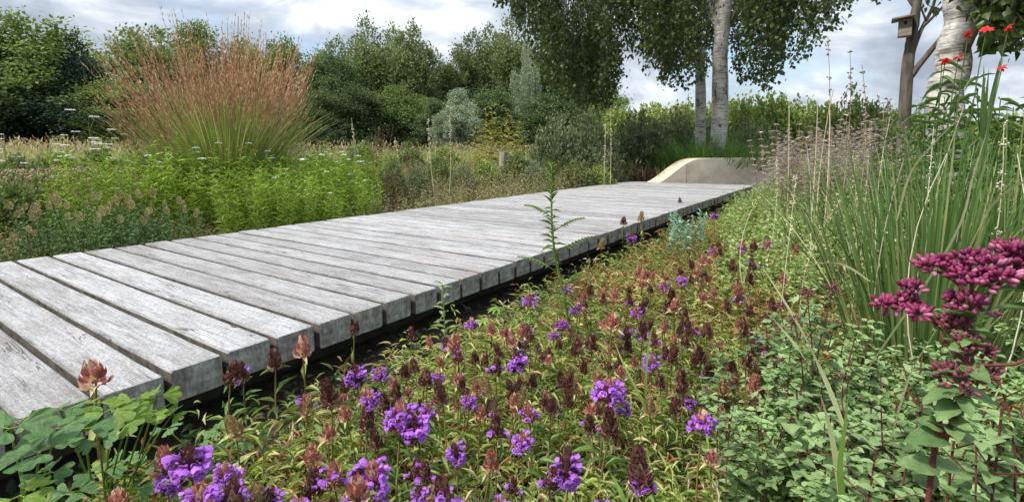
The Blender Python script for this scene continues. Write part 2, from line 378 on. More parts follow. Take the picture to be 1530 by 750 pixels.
def shoots(mb, base, hgt, nleaf, LL, LW, T=LANCE, mi=0, el=(-0.1, 0.9), lean=0.25, z0=0.15, taper=0.5, stem_r=None, stem_mi=1, jit=0.3, pair=False):
    """leafy shoots: leaves set round short leaning stems"""
    k = len(base); az = U(0, 6.283, k); ln = U(0, lean, k)
    tip = base+np.stack([np.cos(az)*ln*hgt, np.sin(az)*ln*hgt, hgt], -1)
    t = np.linspace(z0, 1, nleaf)[None]+rng.normal(0, 0.02, (k, nleaf)); t = np.clip(t, 0, 1)
    O = base[:, None]+(tip-base)[:, None]*t[..., None]
    if pair: a = (np.arange(nleaf)//2*1.57+np.arange(nleaf) % 2*math.pi)[None]+az[:, None]+rng.normal(0, jit, (k, nleaf))
    else: a = (np.arange(nleaf)*2.4)[None]+az[:, None]+rng.normal(0, jit, (k, nleaf))
    e = rng.uniform(el[0], el[1], (k, nleaf))*(0.6+0.6*t)
    d = dirs(a, e); sz = (1-taper*t**1.5)*rng.uniform(0.65, 1.2, (k, nleaf))
    n = np.array([0, 0, 1.0])+rng.normal(0, 0.35, (k, nleaf, 3))
    L = np.broadcast_to(np.asarray(LL, float).reshape(-1, 1), (k, nleaf))*sz
    W = np.broadcast_to(np.asarray(LW, float).reshape(-1, 1), (k, nleaf))*sz
    mb.inst(T, basis(d.reshape(-1, 3), n.reshape(-1, 3), L.ravel(), W.ravel()), O.reshape(-1, 3), mi)
    if stem_r: stems(mb, base, tip, stem_r, stem_r*0.6, sides=3, seg=2, mi=stem_mi)
    return tip

ORDN = ['first', 'second', 'third', 'fourth', 'fifth', 'sixth', 'seventh', 'eighth', 'ninth', 'tenth', 'eleventh', 'twelfth', 'thirteenth', 'fourteenth', 'fifteenth', 'sixteenth', 'seventeenth', 'eighteenth', 'nineteenth', 'twentieth']
def pix(p):
    v = np.asarray(p, float)-np.array([0, 0, H]); z = v@FW; return CX+F*(v@RT)/z, CY-F*(v@UP)/z
def label_by_place(items, anchors, fmt):
    """items (object, look, px, py): name each by its neighbour landmark, counted outwards"""
    g_ = {}
    for o, look, x, y in items:
        d, ax, ay, nm = min((math.hypot(x-a, y-b), a, b, n) for a, b, n in anchors)
        dr = ('left of' if x < ax else 'right of') if abs(x-ax) > abs(y-ay) else ('behind' if y < ay else 'in front of')
        g_.setdefault((look, nm, dr), []).append((d, o.name, o))
    for (look, nm, dr), l in g_.items():
        l.sort(key=lambda q: q[:2])
        for i, q in enumerate(l):
            q[2]['label'] = fmt % look+((', '+ORDN[min(i, 19)]+' '+dr+' '+nm+' counting outwards') if len(l) > 1 else (' '+dr+' '+nm))

# deck geometry
YR, DW, S0, PIT, TH = 1.415, 2.183, 0.5143, 0.14273, 0.086
DEND = P(1120, 276, 0)[0]
def off_deck(p, m=0.0): return (p[:, 1] < YR-m) | (p[:, 1] > YR+DW+m) | (p[:, 0] > DEND+0.1)

# ------------------------------------------------------------------ ground
def gz(x, y):
    d = np.hypot(x, y)
    return G+0.02*np.sin(x*2.1+y)*np.cos(y*1.7)*np.clip(d/3, 0, 1)+np.clip((d-9)/60, 0, 1)*0.5*np.clip((30-y)/30, 0, 1)
mb = MB()
rr = np.concatenate([np.linspace(0, 12, 49), np.geomspace(12.5, 900, 40)]); aa = np.linspace(0, 2*math.pi, 97)[:-1]
gx = rr[:, None]*np.cos(aa)[None]; gy = rr[:, None]*np.sin(aa)[None]
V = np.stack([gx, gy, gz(gx, gy)], -1).reshape(-1, 3); na = len(aa); q = []
for i in range(len(rr)-1):
    for j in range(na): q.append((i*na+j, (i+1)*na+j, (i+1)*na+(j+1) % na, i*na+(j+1) % na))
mb.add(V, q)
m, t = newmat('soil and low growth'); tc = N(t, 'ShaderNodeTexCoord')
a = noise(t, tc.outputs['Object'], 1.2, 8, 0.65); b = noise(t, tc.outputs['Object'], 18, 8, 0.7)
c1 = ramp(t, b, [(0.35, (0.022, 0.017, 0.012)), (0.65, (0.075, 0.055, 0.035))])
c2 = ramp(t, b, [(0.35, (0.035, 0.05, 0.015)), (0.65, (0.13, 0.13, 0.05))])
sx_ = N(t, 'ShaderNodeVectorMath', operation='LENGTH'); t.links.new(tc.outputs['Object'], sx_.inputs[0])
far = ramp(t, mathn(t, 'DIVIDE', sx_.outputs['Value'], 20), [(0.2, 0.1), (0.5, 1.0)])
col = mixc(t, mathn(t, 'MULTIPLY', ramp(t, a, [(0.4, 0.3), (0.6, 1.0)]), far), c1, c2)
bs = N(t, 'ShaderNodeBsdfPrincipled'); t.links.new(col, bs.inputs['Base Color']); bs.inputs['Roughness'].default_value = 0.95
bp = N(t, 'ShaderNodeBump'); bp.inputs['Distance'].default_value = 0.03; t.links.new(b, bp.inputs['Height']); t.links.new(bp.outputs[0], bs.inputs['Normal'])
o = N(t, 'ShaderNodeOutputMaterial'); t.links.new(bs.outputs[0], o.inputs[0])
tag(obj('ground', mb.mesh('ground', m)), kind='structure')

# ------------------------------------------------------------------ boardwalk
bw = thing('boardwalk', 'long weathered grey timber boardwalk of wide planks running across the planting', 'boardwalk', (0, YR, 0))
SIDEM = plain('gap shade plank side', (0.05, 0.045, 0.035), (0.15, 0.135, 0.11), 0.9, 22, 0.2)  # shade inside the plank gaps, painted as a dark colour on the side faces
def plank_mesh(wd, L, th, seed):
    r = np.random.default_rng(seed); n = 16; b = 0.005
    sec = [(-wd/2+b, 0), (-wd/2, -b), (-wd/2, -th+b), (-wd/2+b, -th), (wd/2-b, -th), (wd/2, -th+b), (wd/2, -b), (wd/2-b, 0)]
    ys = np.concatenate([[0, b*0.7], np.linspace(0.03, L-0.03, n), [L-b*0.7, L]]); V = []
    wob = r.normal(0, 0.0007, len(ys)); top = np.cumsum(r.normal(0, 0.0004, len(ys))); top -= top.mean()
    ln = len(sec); ry = r.uniform(-0.004, 0.004); ends = r.uniform(-0.007, 0.007)
    for i, y in enumerate(ys):
        sh = 0.82 if i in (0, len(ys)-1) else 1.0
        yy = y+ends
        for (x, z) in sec:
            cx = x+(-np.sign(x)*0.002 if sh < 1 else 0)
            czz = z+(-0.002 if (sh < 1 and z > -0.01) else (0.002 if sh < 1 and z < -th+0.01 else 0))
            V.append((cx+wob[i]*np.sign(x), yy, czz+(top[i] if z > -th/2 else 0)+ry*x))
    V = np.array(V); q = []
    for i in range(len(ys)-1):
        for s in range(ln): q.append((i*ln+s, (i+1)*ln+s, (i+1)*ln+(s+1) % ln, i*ln+(s+1) % ln))
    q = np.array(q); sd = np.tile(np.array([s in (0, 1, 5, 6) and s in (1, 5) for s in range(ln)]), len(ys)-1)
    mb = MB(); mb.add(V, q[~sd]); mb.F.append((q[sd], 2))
    e0 = [list(range(ln))]; e1 = [[(len(ys)-1)*ln+s for s in range(ln)][::-1]]
    mb.F.append((np.array(e0), 1)); mb.F.append((np.array(e1), 1))
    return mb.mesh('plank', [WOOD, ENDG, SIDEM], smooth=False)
GAP = 0.0165
i = -6; NPL = 0
while True:
    x0 = S0+PIT*i; x1 = x0+PIT
    if x1 > DEND+0.02: break
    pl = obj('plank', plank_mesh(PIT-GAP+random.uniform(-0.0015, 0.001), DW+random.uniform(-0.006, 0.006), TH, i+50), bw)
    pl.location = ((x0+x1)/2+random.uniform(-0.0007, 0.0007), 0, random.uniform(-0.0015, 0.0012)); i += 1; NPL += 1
XL = S0-6*PIT
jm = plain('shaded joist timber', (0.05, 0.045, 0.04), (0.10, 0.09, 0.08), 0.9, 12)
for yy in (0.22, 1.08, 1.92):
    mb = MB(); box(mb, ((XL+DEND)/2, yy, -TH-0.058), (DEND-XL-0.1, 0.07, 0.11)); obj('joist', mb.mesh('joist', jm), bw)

# ------------------------------------------------------------------ curved wall at the far end
CONC = plain('sandy concrete', (0.54, 0.43, 0.30), (0.80, 0.67, 0.50), 0.85, 2.5, 0.3, (1, 1, 1.6), 0.32, 0.62, 12)
A = D(984, np.linalg.norm(P(984, 274, 0)[:2])+0.15, 0)
view = norm(A*np.array([1, 1, 0])); right = np.array([view[1], -view[0], 0.0])
run = norm(right*0.80+view*0.60); back = norm(view*0.80-right*0.60)
n = 40; LW_, HT = 3.7, 0.43
mb = MB(); V = []
for i in range(n):
    s = i/(n-1)*LW_; u = min(s/0.95, 1.0)
    z = HT*(math.sin(u*math.pi/2)**1.35) if u < 1 else HT
    bend = 0.10*max(0, s-1.2)**2*0.35
    base = A+run*s-right*0+view*bend*0.3
    for dd, zz_ in ((0, G-0.05), (0, z-0.012), (0.012, z), (0.34-0.012, z), (0.34, z-0.012), (0.34, G-0.05)):
        p = base+back*dd; V.append((p[0], p[1], max(zz_, G-0.05)))
q = []
for i in range(n-1):
    for s in range(5): q.append((i*6+s, i*6+s+1, (i+1)*6+s+1, (i+1)*6+s))
mb.add(V, q); mb.F.append((np.array([[0, 5, 4, 3, 2, 1]]), 0)); mb.F.append((np.array([[(n-1)*6+j for j in range(6)]]), 0))
cw = tag(obj('curved_wall', mb.mesh('curved_wall', CONC, smooth=False)), 'low sandy concrete wall curving up from the far end of the boardwalk', 'wall')

for s in (0.62,):
    p = A+run*s+view*(0.10*max(0, s-1.2)**2*0.35)*0.3; mb = MB(); z = (HT*(math.sin(min(s/.95, 1)*math.pi/2)**1.35))
    box(mb, (p[0], p[1], (G+z)/2), (0.008, 0.012, z-G-0.02), rot=[(run[0], -run[1], 0), (run[1], run[0], 0), (0, 0, 1)]); obj('joint', mb.mesh('joint', plain('wall joint', (0.16, 0.13, 0.10), (0.22, 0.19, 0.15))), cw)

# ------------------------------------------------------------------ trees beyond the meadow
def crown_broad(seed, nclump=300, per=120, droop=0.1, size=0.032, lobes=9, fill=0.35):
    """unit crown: base z=0, top z=1, half width 0.5"""
    r = np.random.default_rng(seed); lob = []
    for k in range(lobes):
        a = r.uniform(0, 6.28); z = r.uniform(0.22, 0.86); rad = (0.34*math.sin(min(1, (1.02-z)*1.5)*1.57))*r.uniform(0.6, 1.05)
        lob.append((math.cos(a)*rad, math.sin(a)*rad, z, r.uniform(0.14, 0.22)))
    lob.append((0, 0, 0.5, 0.26)); lob.append((0, 0, 0.84, 0.13)); lob.append((0.1, -0.1, 0.2, 0.24)); lob.append((-0.15, 0.1, 0.18, 0.22))
    lob = np.array(lob); w_ = lob[:, 3]**2; pick = r.choice(len(lob), nclump, p=w_/w_.sum())
    dv = norm(r.normal(size=(nclump, 3))); rad = r.uniform(fill, 1.05, nclump)**0.6
    C = lob[pick, :3]+dv*(lob[pick, 3]*rad)[:, None]*np.array([1, 1, 0.9]); C[:, 2] = np.maximum(C[:, 2], 0.02)
    cs = r.uniform(0.028, 0.06, nclump)
    O = np.repeat(C, per, 0)+r.normal(size=(nclump*per, 3))*np.repeat(cs, per)[:, None]*np.array([1, 1, 0.6])
    outd = norm(np.repeat(dv, per, 0)+r.normal(0, 0.7, (nclump*per, 3))+np.array([0, 0, -droop]))
    L = size*r.uniform(0.45, 0.95, len(O)); mb = MB()
    nn = norm(np.repeat(dv, per, 0)*0.7+np.array([0, 0, 1.1])+r.normal(0, 0.5, (len(O), 3)))
    mb.inst(QUAD, basis(outd, nn, L, L*0.62), O, 0)
    return mb
def crown_poplar(seed, leaders=6, size=0.03, spread=0.34):
    r = np.random.default_rng(seed); O = []; Dv = []
    for k in range(leaders):
        a = r.uniform(0, 6.28); rad = spread*math.sqrt(r.uniform(0, 1)); top = r.uniform(0.78, 1.0)*(1-0.25*rad/spread); x0, y0 = math.cos(a)*rad, math.sin(a)*rad
        if k == 0: x0 = y0 = 0; top = 1.0
        lean = r.uniform(-0.02, 0.08)
        for c in range(44):
            z = 0.03+(top-0.03)*(c+r.uniform(0, 1))/44; wz = 0.19*(1-(z/top)**6)**0.8*(0.8+0.2*math.sin(z*14+k*2))*r.uniform(0.35, 1.15)+0.016
            ca = r.uniform(0, 6.28); cx, cy_ = x0*(0.7+0.3*z)+math.cos(ca)*wz*0.75, y0*(0.7+0.3*z)+math.sin(ca)*wz*0.75
            m_ = 75; P_ = np.stack([cx+lean*z*z+r.normal(0, 0.024, m_), cy_+r.normal(0, 0.024, m_), z+r.normal(0, 0.03, m_)], 1)
            O.append(P_); Dv.append(np.tile([math.cos(ca), math.sin(ca), 1.1], (m_, 1)))
    O = np.concatenate(O); O[:, 2] = np.maximum(O[:, 2], 0.01); Dv = norm(norm(np.concatenate(Dv))+r.normal(0, 0.5, O.shape)); mb = MB()
    L = size*r.uniform(0.5, 1.0, len(O)); mb.inst(QUAD, basis(Dv, norm(r.normal(0, 0.6, O.shape)+np.array([0, 0, 0.6])), L, L*0.55), O, 0); return mb
def trunk_unit(seed, r0=0.03):
    r = np.random.default_rng(seed); mb = MB(); p = [(0, 0, 0)]
    for i in range(1, 7): p.append((p[-1][0]+r.normal(0, 0.012), p[-1][1]+r.normal(0, 0.012), i*0.13))
    pts, rad = smooth_path(p, np.linspace(r0, r0*0.3, 7), 10); tube(mb, pts, rad, 7)
    for k in range(9):
        z = r.uniform(0.12, 0.7); a = r.uniform(0, 6.28); L = r.uniform(0.08, 0.20)
        c = np.array([np.interp(z, pts[:, 2], pts[:, 0]), np.interp(z, pts[:, 2], pts[:, 1]), z])
        e = c+np.array([math.cos(a)*L, math.sin(a)*L, L*0.6]); m_ = (c+e)/2+np.array([0, 0, -0.02])
        pp, rd = smooth_path([c, m_, e], [r0*0.4, r0*0.25, 0.003], 6); tube(mb, pp, rd, 5)
    return mb.mesh('trunk', BARK)
LM = {
 'conifer': leaf_mat('blue green conifer foliage', (0.022, 0.048, 0.032), (0.06, 0.095, 0.06), 0.12, 0.7, spec=.12),
 'mid': leaf_mat('far foliage mid green', (0.11, 0.16, 0.045), (0.25, 0.32, 0.11), 0.3, 0.7, spec=.12),
 'dark': leaf_mat('far foliage dark green', (0.065, 0.105, 0.042), (0.16, 0.205, 0.085), 0.22, 0.7, spec=.12),
 'olive': leaf_mat('far foliage olive green', (0.15, 0.19, 0.07), (0.29, 0.335, 0.135), 0.3, 0.7, spec=.12),
 'poplar': leaf_mat('far poplar foliage', (0.11, 0.15, 0.06), (0.28, 0.315, 0.145), 0.28, 0.7, spec=.12),
 'silver': leaf_mat('silvery willow foliage', (0.22, 0.27, 0.17), (0.40, 0.45, 0.31), 0.25, 0.5),
 'lime': leaf_mat('yellow green hedge foliage', (0.20, 0.27, 0.06), (0.40, 0.46, 0.14), 0.3, 0.6),
 'greyg': leaf_mat('grey green shrub foliage', (0.14, 0.18, 0.085), (0.30, 0.34, 0.19), 0.25, 0.6),
}
CB = [crown_broad(s, lobes=l) for s, l in ((1, 9), (2, 12), (3, 7))]
CP = [crown_poplar(s, l) for s, l in ((4, 11), (5, 14))]
TR = [trunk_unit(s) for s in (1, 2, 3)]
_mc = {}
def cmesh(shape, mat):
    k = (shape, mat)
    if k not in _mc:
        src = (CB+CP)[shape]; _mc[k] = src.mesh('crown', LM[mat])
    return _mc[k]
def tree(name, label, cat, px, top, hw, dist, shape, mat, group='trees beyond the meadow', rz=None, bare=0.0):
    loc = D(px, dist); loc[2] = gz(loc[0], loc[1]); hgt = Q(px, top, dist)[2]-loc[2]; wid = 2*hw/F*dist*(1.45 if name == 'poplar_tree' else 1.12)
    o = thing(name, label, cat, loc, random.uniform(0, 6.28) if rz is None else rz, (wid, wid, hgt), group)
    obj('trunk', TR[random.randrange(3)], o); c = obj('crown', cmesh(shape, mat), o)
    c.location = (0, 0, bare); c.scale = (1, 1, 1-bare)
    return o
tree('deciduous_tree', 'tall billowing mid green tree at the far left edge of the meadow', 'tree', 15, 26, 92, 40, 0, 'mid')
tree('deciduous_tree', 'dark blue green tree between the two pale trees at the left', 'tree', 125, 58, 50, 38, 3, 'conifer')
tree('deciduous_tree', 'broad olive green tree behind the left side of the red grass', 'tree', 205, 38, 72, 44, 1, 'olive')
tree('deciduous_tree', 'round crowned green tree rising behind the tips of the red grass', 'tree', 300, 34, 58, 50, 2, 'mid')
tree('deciduous_tree', 'low olive tree hidden mostly behind the right tips of the red grass', 'tree', 375, 66, 50, 52, 0, 'olive')
tree('deciduous_tree', 'mid green tree peeping over the right end of the red grass', 'tree', 437, 54, 52, 48, 1, 'mid')
tree('deciduous_tree', 'dark green tree touching the right side of the red grass', 'tree', 492, 84, 52, 42, 0, 'dark')
tree('poplar_tree', 'tall poplar with two pointed tops in the middle of the tree line', 'tree', 553, 34, 62, 46, 3, 'poplar')
tree('poplar_tree', 'slightly lower poplar beside the gap of sky in the tree line', 'tree', 620, 38, 56, 45, 4, 'poplar')
tree('poplar_tree', 'poplar on the right side of the gap of sky in the tree line', 'tree', 708, 52, 52, 47, 4, 'poplar')
tree('poplar_tree', 'poplar showing above the silvery willow', 'tree', 764, 32, 66, 48, 3, 'poplar')
tree('poplar_tree', 'poplar between the two pointed poplar and the gap of sky', 'tree', 590, 46, 50, 49, 3, 'poplar')
tree('poplar_tree', 'poplar between the gap of sky and the silvery willow', 'tree', 735, 44, 50, 50, 4, 'poplar')
tree('poplar_tree', 'lower poplar filling in left of the two pointed poplar', 'tree', 508, 62, 52, 47, 4, 'poplar')
tree('poplar_tree', 'poplar half hidden by the hanging birch leaves', 'tree', 820, 48, 62, 50, 4, 'poplar')
tree('deciduous_tree', 'dark tree behind the hanging birch leaves', 'tree', 850, 62, 75, 50, 2, 'dark')
tree('willow_tree', 'narrow silvery willow standing before the poplars', 'tree', 787, 64, 30, 40, 3, 'silver')
tree('willow_tree', 'short rounded silvery willow bush at the foot of the tree line', 'tree', 692, 134, 40, 34, 2, 'silver', rz=1.3)
tree('willow_tree', 'small grey willow bush low in front of the dark poplars', 'tree', 664, 165, 22, 32, 1, 'silver')
for px, top, hw, d_, s_, m_, lb in ((20, 95, 80, 38, 1, 'dark', 'dark bush under the tall tree at the left edge'), (105, 130, 60, 36, 2, 'conifer', 'dark rounded bush under the blue green tree'),
    (175, 122, 60, 35, 0, 'mid', 'mid green bush left of the red grass base'), (250, 130, 60, 36, 1, 'dark', 'dark bush seen through the left fan of the red grass'),
    (480, 140, 50, 36, 2, 'dark', 'dark bush right of the red grass'), (535, 132, 55, 37, 0, 'dark', 'dark bush below the two pointed poplar'),
    (595, 128, 55, 38, 1, 'mid', 'green bush at the foot of the middle poplars'), (645, 150, 45, 36, 2, 'dark', 'dark bush left of the silvery willow bush'),
    (745, 135, 50, 37, 0, 'dark', 'dark bush between the silvery willows'), (825, 140, 60, 35, 1, 'dark', 'dark bush under the hanging birch leaves'),
    (900, 145, 60, 33, 2, 'mid', 'green bush behind the grey shrubs'),(350,150,70,36,2,'dark','dark bush behind the middle of the red grass'),(420,150,60,36,0,'dark','dark bush behind the right part of the red grass')):
    tree('bush', lb, 'bush', px, top, hw, d_, s_, m_, 'bushes at the foot of the tree line')

# ------------------------------------------------------------------ hedge and shrubs in the middle distance
def shrub_unit(seed, mat, spike=0.3, size=0.07, nst=330, narrow=0.22, width=0.5):
    """upright twiggy shrub, unit height and unit width"""
    r = np.random.default_rng(seed); mb = MB(); O = []; Dv = []
    az = r.uniform(0, 6.28, nst); rad = np.sqrt(r.uniform(0, 1, nst))*width; ht = (1-0.75*(rad/width)**2*0.8)*r.uniform(0.62, 1.02, nst)
    base = np.stack([np.cos(az)*rad*0.35, np.sin(az)*rad*0.35, 0*az], 1); tip = np.stack([np.cos(az)*rad, np.sin(az)*rad, ht], 1)
    stems(mb, base, tip, 0.006, 0.002, bend=np.stack([0*az, 0*az, -0.08*rad], 1)*0, sides=3, seg=3, mi=1)
    per = 46; t_ = r.uniform(0.25, 1, (nst, per))**0.7
    O = (base[:, None]+(tip-base)[:, None]*t_[..., None]+r.normal(0, 0.02, (nst, per, 3))).reshape(-1, 3); O[:, 2] = np.maximum(O[:, 2], 0.005)
    d = norm(norm(tip-base)[:, None]*1.2+r.normal(0, 0.7, (nst, per, 3))).reshape(-1, 3)
    L = size*r.uniform(0.5, 1.1, len(O)); mb.inst(QUAD, basis(d, r.normal(0, 0.4, O.shape)+np.array([0, 0, 1.0]), L, L*narrow*1.6), O, 0)
    return mb.mesh('foliage', [LM[mat], TWIG])
SH = {('greyg', 0): shrub_unit(1, 'greyg', size=0.06), ('greyg', 1): shrub_unit(2, 'greyg', size=0.055, narrow=0.18), ('lime', 0): shrub_unit(3, 'lime', size=0.06, narrow=0.4),
      ('lime', 1): shrub_unit(4, 'lime', size=0.06, narrow=0.45), ('olive', 0): shrub_unit(5, 'olive', size=0.06, narrow=0.4), ('mid', 0): shrub_unit(6, 'mid', size=0.06, narrow=0.4)}
def shrub(label, px, top, hw, dist, key, group, name='shrub', cat='shrub'):
    loc = D(px, dist); loc[2] = gz(loc[0], loc[1])-0.02; h_ = Q(px, top, dist)[2]-loc[2]; w_ = 2*hw/F*dist
    return thing(name, label, cat, loc, random.uniform(0, 6.28), (w_, w_, h_), group, [('foliage', SH[key])])
for lb, *a in (('grey green feathery shrub at the left end of the shrub row', 832, 168, 48, 9.2, ('greyg', 0)), ('grey green shrub with pale stems under the birch leaves', 880, 162, 50, 9.6, ('greyg', 1)),
    ('tall grey green shrub left of the slim birch trunk', 955, 160, 55, 11.8, ('greyg', 0)), ('dense grey shrub behind the brown mulch heap', 1005, 158, 55, 13.2, ('greyg', 1)),
    ('grey green shrub around the foot of the birch trunks', 1062, 176, 40, 14.0, ('greyg', 0)), ('grey shrub right of the main birch trunk', 1125, 170, 45, 14.0, ('greyg', 1))):
    shrub(lb, *a, 'grey green shrubs before the hedge')
hed = [(925, 158, 50, 16), (975, 150, 45, 17), (1020, 148, 40, 16), (1060, 150, 45, 17), (1105, 140, 45, 16), (1150, 136, 50, 15.5), (1195, 146, 42, 16), (1235, 150, 42, 15), (1320, 158, 45, 15), (1375, 165, 50, 14), (1445, 170, 50, 13), (1510, 168, 50, 13)]
hl = ['behind the grey green shrubs', 'left of the slim birch', 'just left of the birch trunks', 'behind the birch trunks', 'right of the main birch trunk', 'in the open right of the birch canopy',
      'left of the dark rounded shrub', 'touching the dark rounded shrub', 'left of the bird box tree', 'behind the bird box tree', 'behind the leaning birch', 'at the far right edge']
for k, (a_, b_, c_, d_) in enumerate(hed):
    shrub('yellow green hedge shrub '+hl[k], a_, b_, c_, d_, ('lime', k % 2), 'yellow green hedge shrubs')
shrub('dark green rounded shrub standing above the hedge', 1270, 132, 36, 13, ('mid', 0), None)
shrub('olive shrub right of the dark rounded shrub', 1305, 150, 30, 12, ('olive', 0), None)

# ------------------------------------------------------------------ birches
BL = leaf_mat('birch leaves', (0.04, 0.065, 0.016), (0.12, 0.165, 0.045), 0.36, 0.4)
BLEAF = leaf_t([(0, 0), (0.3, 0.5), (0.65, 0.28), (1, 0)], 0.25, 0.12)
def strands(mbl, mbt, tops, bots, per, L, spreadr):
    k = len(tops); bend = rng.normal(0, 0.12, (k, 3))*np.array([1, 1, 0.2])
    c = stems(mbt, tops, bots, 0.008, 0.0022, bend=bend, sides=3, seg=5)
    t_ = rng.uniform(0, 1, (k, per))**0.85; idx = np.clip((t_*5), 0, 4.999); i0 = idx.astype(int); f = (idx-i0)[..., None]
    kk = np.arange(k)[:, None]; O = c[kk, i0]*(1-f)+c[kk, i0+1]*f
    O = O+rng.normal(0, 1, (k, per, 3))*spreadr*np.array([1, 1, 0.8])*(0.35+0.65*(1-t_))[..., None]
    d = norm(rng.normal(0, 0.55, (k, per, 3))+np.array([0, 0, -0.9])).reshape(-1, 3)
    l_ = L*rng.uniform(0.6, 1.15, k*per); nn = rng.normal(0, 1, (k*per, 3))+np.array([0, 0, 0.3])
    mbl.inst(BLEAF, basis(d, nn, l_, l_*0.78), O.reshape(-1, 3), 0)
def birch(name, label, trunk_pts, trunk_r, limbs, strandspec, leafL, spreadr=0.09):
    base = trunk_pts[0]; o = thing(name, label, 'tree', base)
    mb = MB(); p, r = smooth_path(np.array(trunk_pts)-base, trunk_r, 40)
    p = p+np.stack([np.sin(np.arange(40)*0.9)*0.012, np.cos(np.arange(40)*0.7)*0.012, 0*np.arange(40)], 1)
    r = r*(1+0.025*np.sin(np.arange(40)*1.3)); tube(mb, p, r, 20, rough=0.012)
    obj('trunk', mb.mesh('trunk', BIRCH), o)
    for L_ in limbs:
        mb = MB(); q, r = smooth_path(np.array(L_[0])-base, L_[1], 12); tube(mb, q, r, 8, rough=0.03)
        obj('limb', mb.mesh('limb', L_[2] if len(L_) > 2 else BIRCH), o)
    mbl, mbt = MB(), MB(); tops, bots = strandspec
    strands(mbl, mbt, tops-base, bots-base, 78, leafL, spreadr)
    obj('crown', mbl.mesh('crown', BL), o); obj('twigs', mbt.mesh('twigs', TWIG), o)
    return o
CAN = np.array([(735, 2), (755, 18), (775, 45), (795, 72), (812, 105), (828, 148), (845, 168), (880, 165), (905, 166), (917, 138), (928, 104), (945, 98), (965, 108), (985, 128), (1005, 142), (1030, 138),
                (1045, 120), (1065, 108), (1090, 118), (1120, 132), (1148, 140), (1165, 118), (1185, 100), (1205, 98), (1225, 60), (1250, 42), (1275, 20), (1300, -5)], float)
def hang(n, x0, x1, d0, d1, wfun=None, up=(0.7, 2.4)):
    px = rng.uniform(x0, x1, n*3); wgt = wfun(px) if wfun is not None else np.ones(n*3)
    px = px[rng.uniform(0, 1, n*3) < wgt][:n]; T_, B_ = [], []
    for x in px:
        d_ = rng.uniform(d0, d1); yb = np.interp(x, CAN[:, 0], CAN[:, 1]); yb = yb-abs(rng.normal(0, 1))*(34 if x < 925 else 46)-(rng.uniform(0, 1) < (0.35 if x < 925 else 0.55))*rng.uniform(10, 95)
        b = Q(x, yb, d_); t = b+np.array([rng.normal(0, 0.15), rng.normal(0, 0.15), rng.uniform(*up)]); B_.append(b); T_.append(t)
    return np.array(T_), np.array(B_)
dens = lambda x: np.where(x < 925, 0.80, np.where(x < 1000, 0.62, np.where(x < 1040, 0.5, np.where(x < 1175, 0.62, 0.45))))
b1 = Q(1074, 190, 11.6); b1[2] = gz(b1[0], b1[1])
t1 = [b1, Q(1076, 120, 11.6), Q(1077, 60, 11.6), Q(1082, 5, 11.6), Q(1080, -90, 11.6), Q(1074, -180, 11.7), Q(1078, -270, 11.7)]
def clear(tp, bt, x0, x1, dmin):
    v = bt-np.array([0, 0, H]); z = v@FW; px = CX+F*(v@RT)/z; dd = np.hypot(bt[:, 0], bt[:, 1]); k = ~((px > x0) & (px < x1) & (dd < dmin)); return tp[k], bt[k]
tp, bt = hang(640, 738, 1298, 8.9, 13.2, dens)
tp, bt = clear(tp, bt, 1052, 1104, 11.9)
hi_t, hi_b = [], []
for k in range(150):
    a_ = rng.uniform(0, 6.28); rr_ = math.sqrt(rng.uniform(0, 1))*3.6; z_ = 4.3+rng.uniform(0, 3.4)*(1-rr_/3.9)
    q_ = np.array([b1[0]+math.cos(a_)*rr_, b1[1]+math.sin(a_)*rr_, z_]); hi_b.append(q_); hi_t.append(q_+np.array([0, 0, 1.1]))
tp = np.concatenate([tp, np.array(hi_t)]); bt = np.concatenate([bt, np.array(hi_b)])
lim = []
def limb(seq, r0, d_, r1=0.02, mat=BIRCH):
    pts = [Q(x, y, dd) for x, y, dd in seq]; lim.append((pts, np.linspace(r0, r1, len(pts)), mat))
limb([(1079, 55, 11.6), (1060, 12, 11.6), (1040, -30, 11.4), (960, -90, 11), (880, -110, 10.5)], 0.10, 11.6)
limb([(1080, 45, 11.6), (1100, 18, 11.6), (1118, -20, 11.6), (1200, -90, 11.4), (1260, -110, 11.2)], 0.075, 11.6, mat=BARK)
limb([(1076, 125, 11.6), (1066, 100, 11.9), (1050, 80, 12.2)], 0.035, 11.6, mat=BARK)
limb([(1060, 5, 11.6), (1000, -10, 11.2), (930, -5, 10.8), (860, -40, 10.5)], 0.035, 11.6, 0.01, BARK)
birch('birch_tree', 'main silver birch with thick white trunk and long hanging leaves', t1, [0.185, 0.155, 0.145, 0.175, 0.13, 0.09, 0.05], lim, (tp, bt), 0.082, 0.13)
b2 = Q(1047, 180, 12.5); b2[2] = gz(b2[0], b2[1])
lim = []; limb([(1046, 90, 12.5), (1025, 60, 12.5), (1012, 30, 12.6), (1000, -10, 12.6)], 0.05, 12.5, 0.02, BARK)
tp, bt = hang(80, 985, 1065, 12.6, 13.8)
birch('birch_tree', 'slimmer birch with darker trunk just left of the main birch', [b2, Q(1047, 120, 12.5), Q(1043, 70, 12.5), Q(1033, 40, 12.5), Q(1028, -40, 12.5), Q(1030, -140, 12.5)], [0.13, 0.11, 0.10, 0.095, 0.07, 0.04], lim, (tp, bt), 0.082, 0.13)
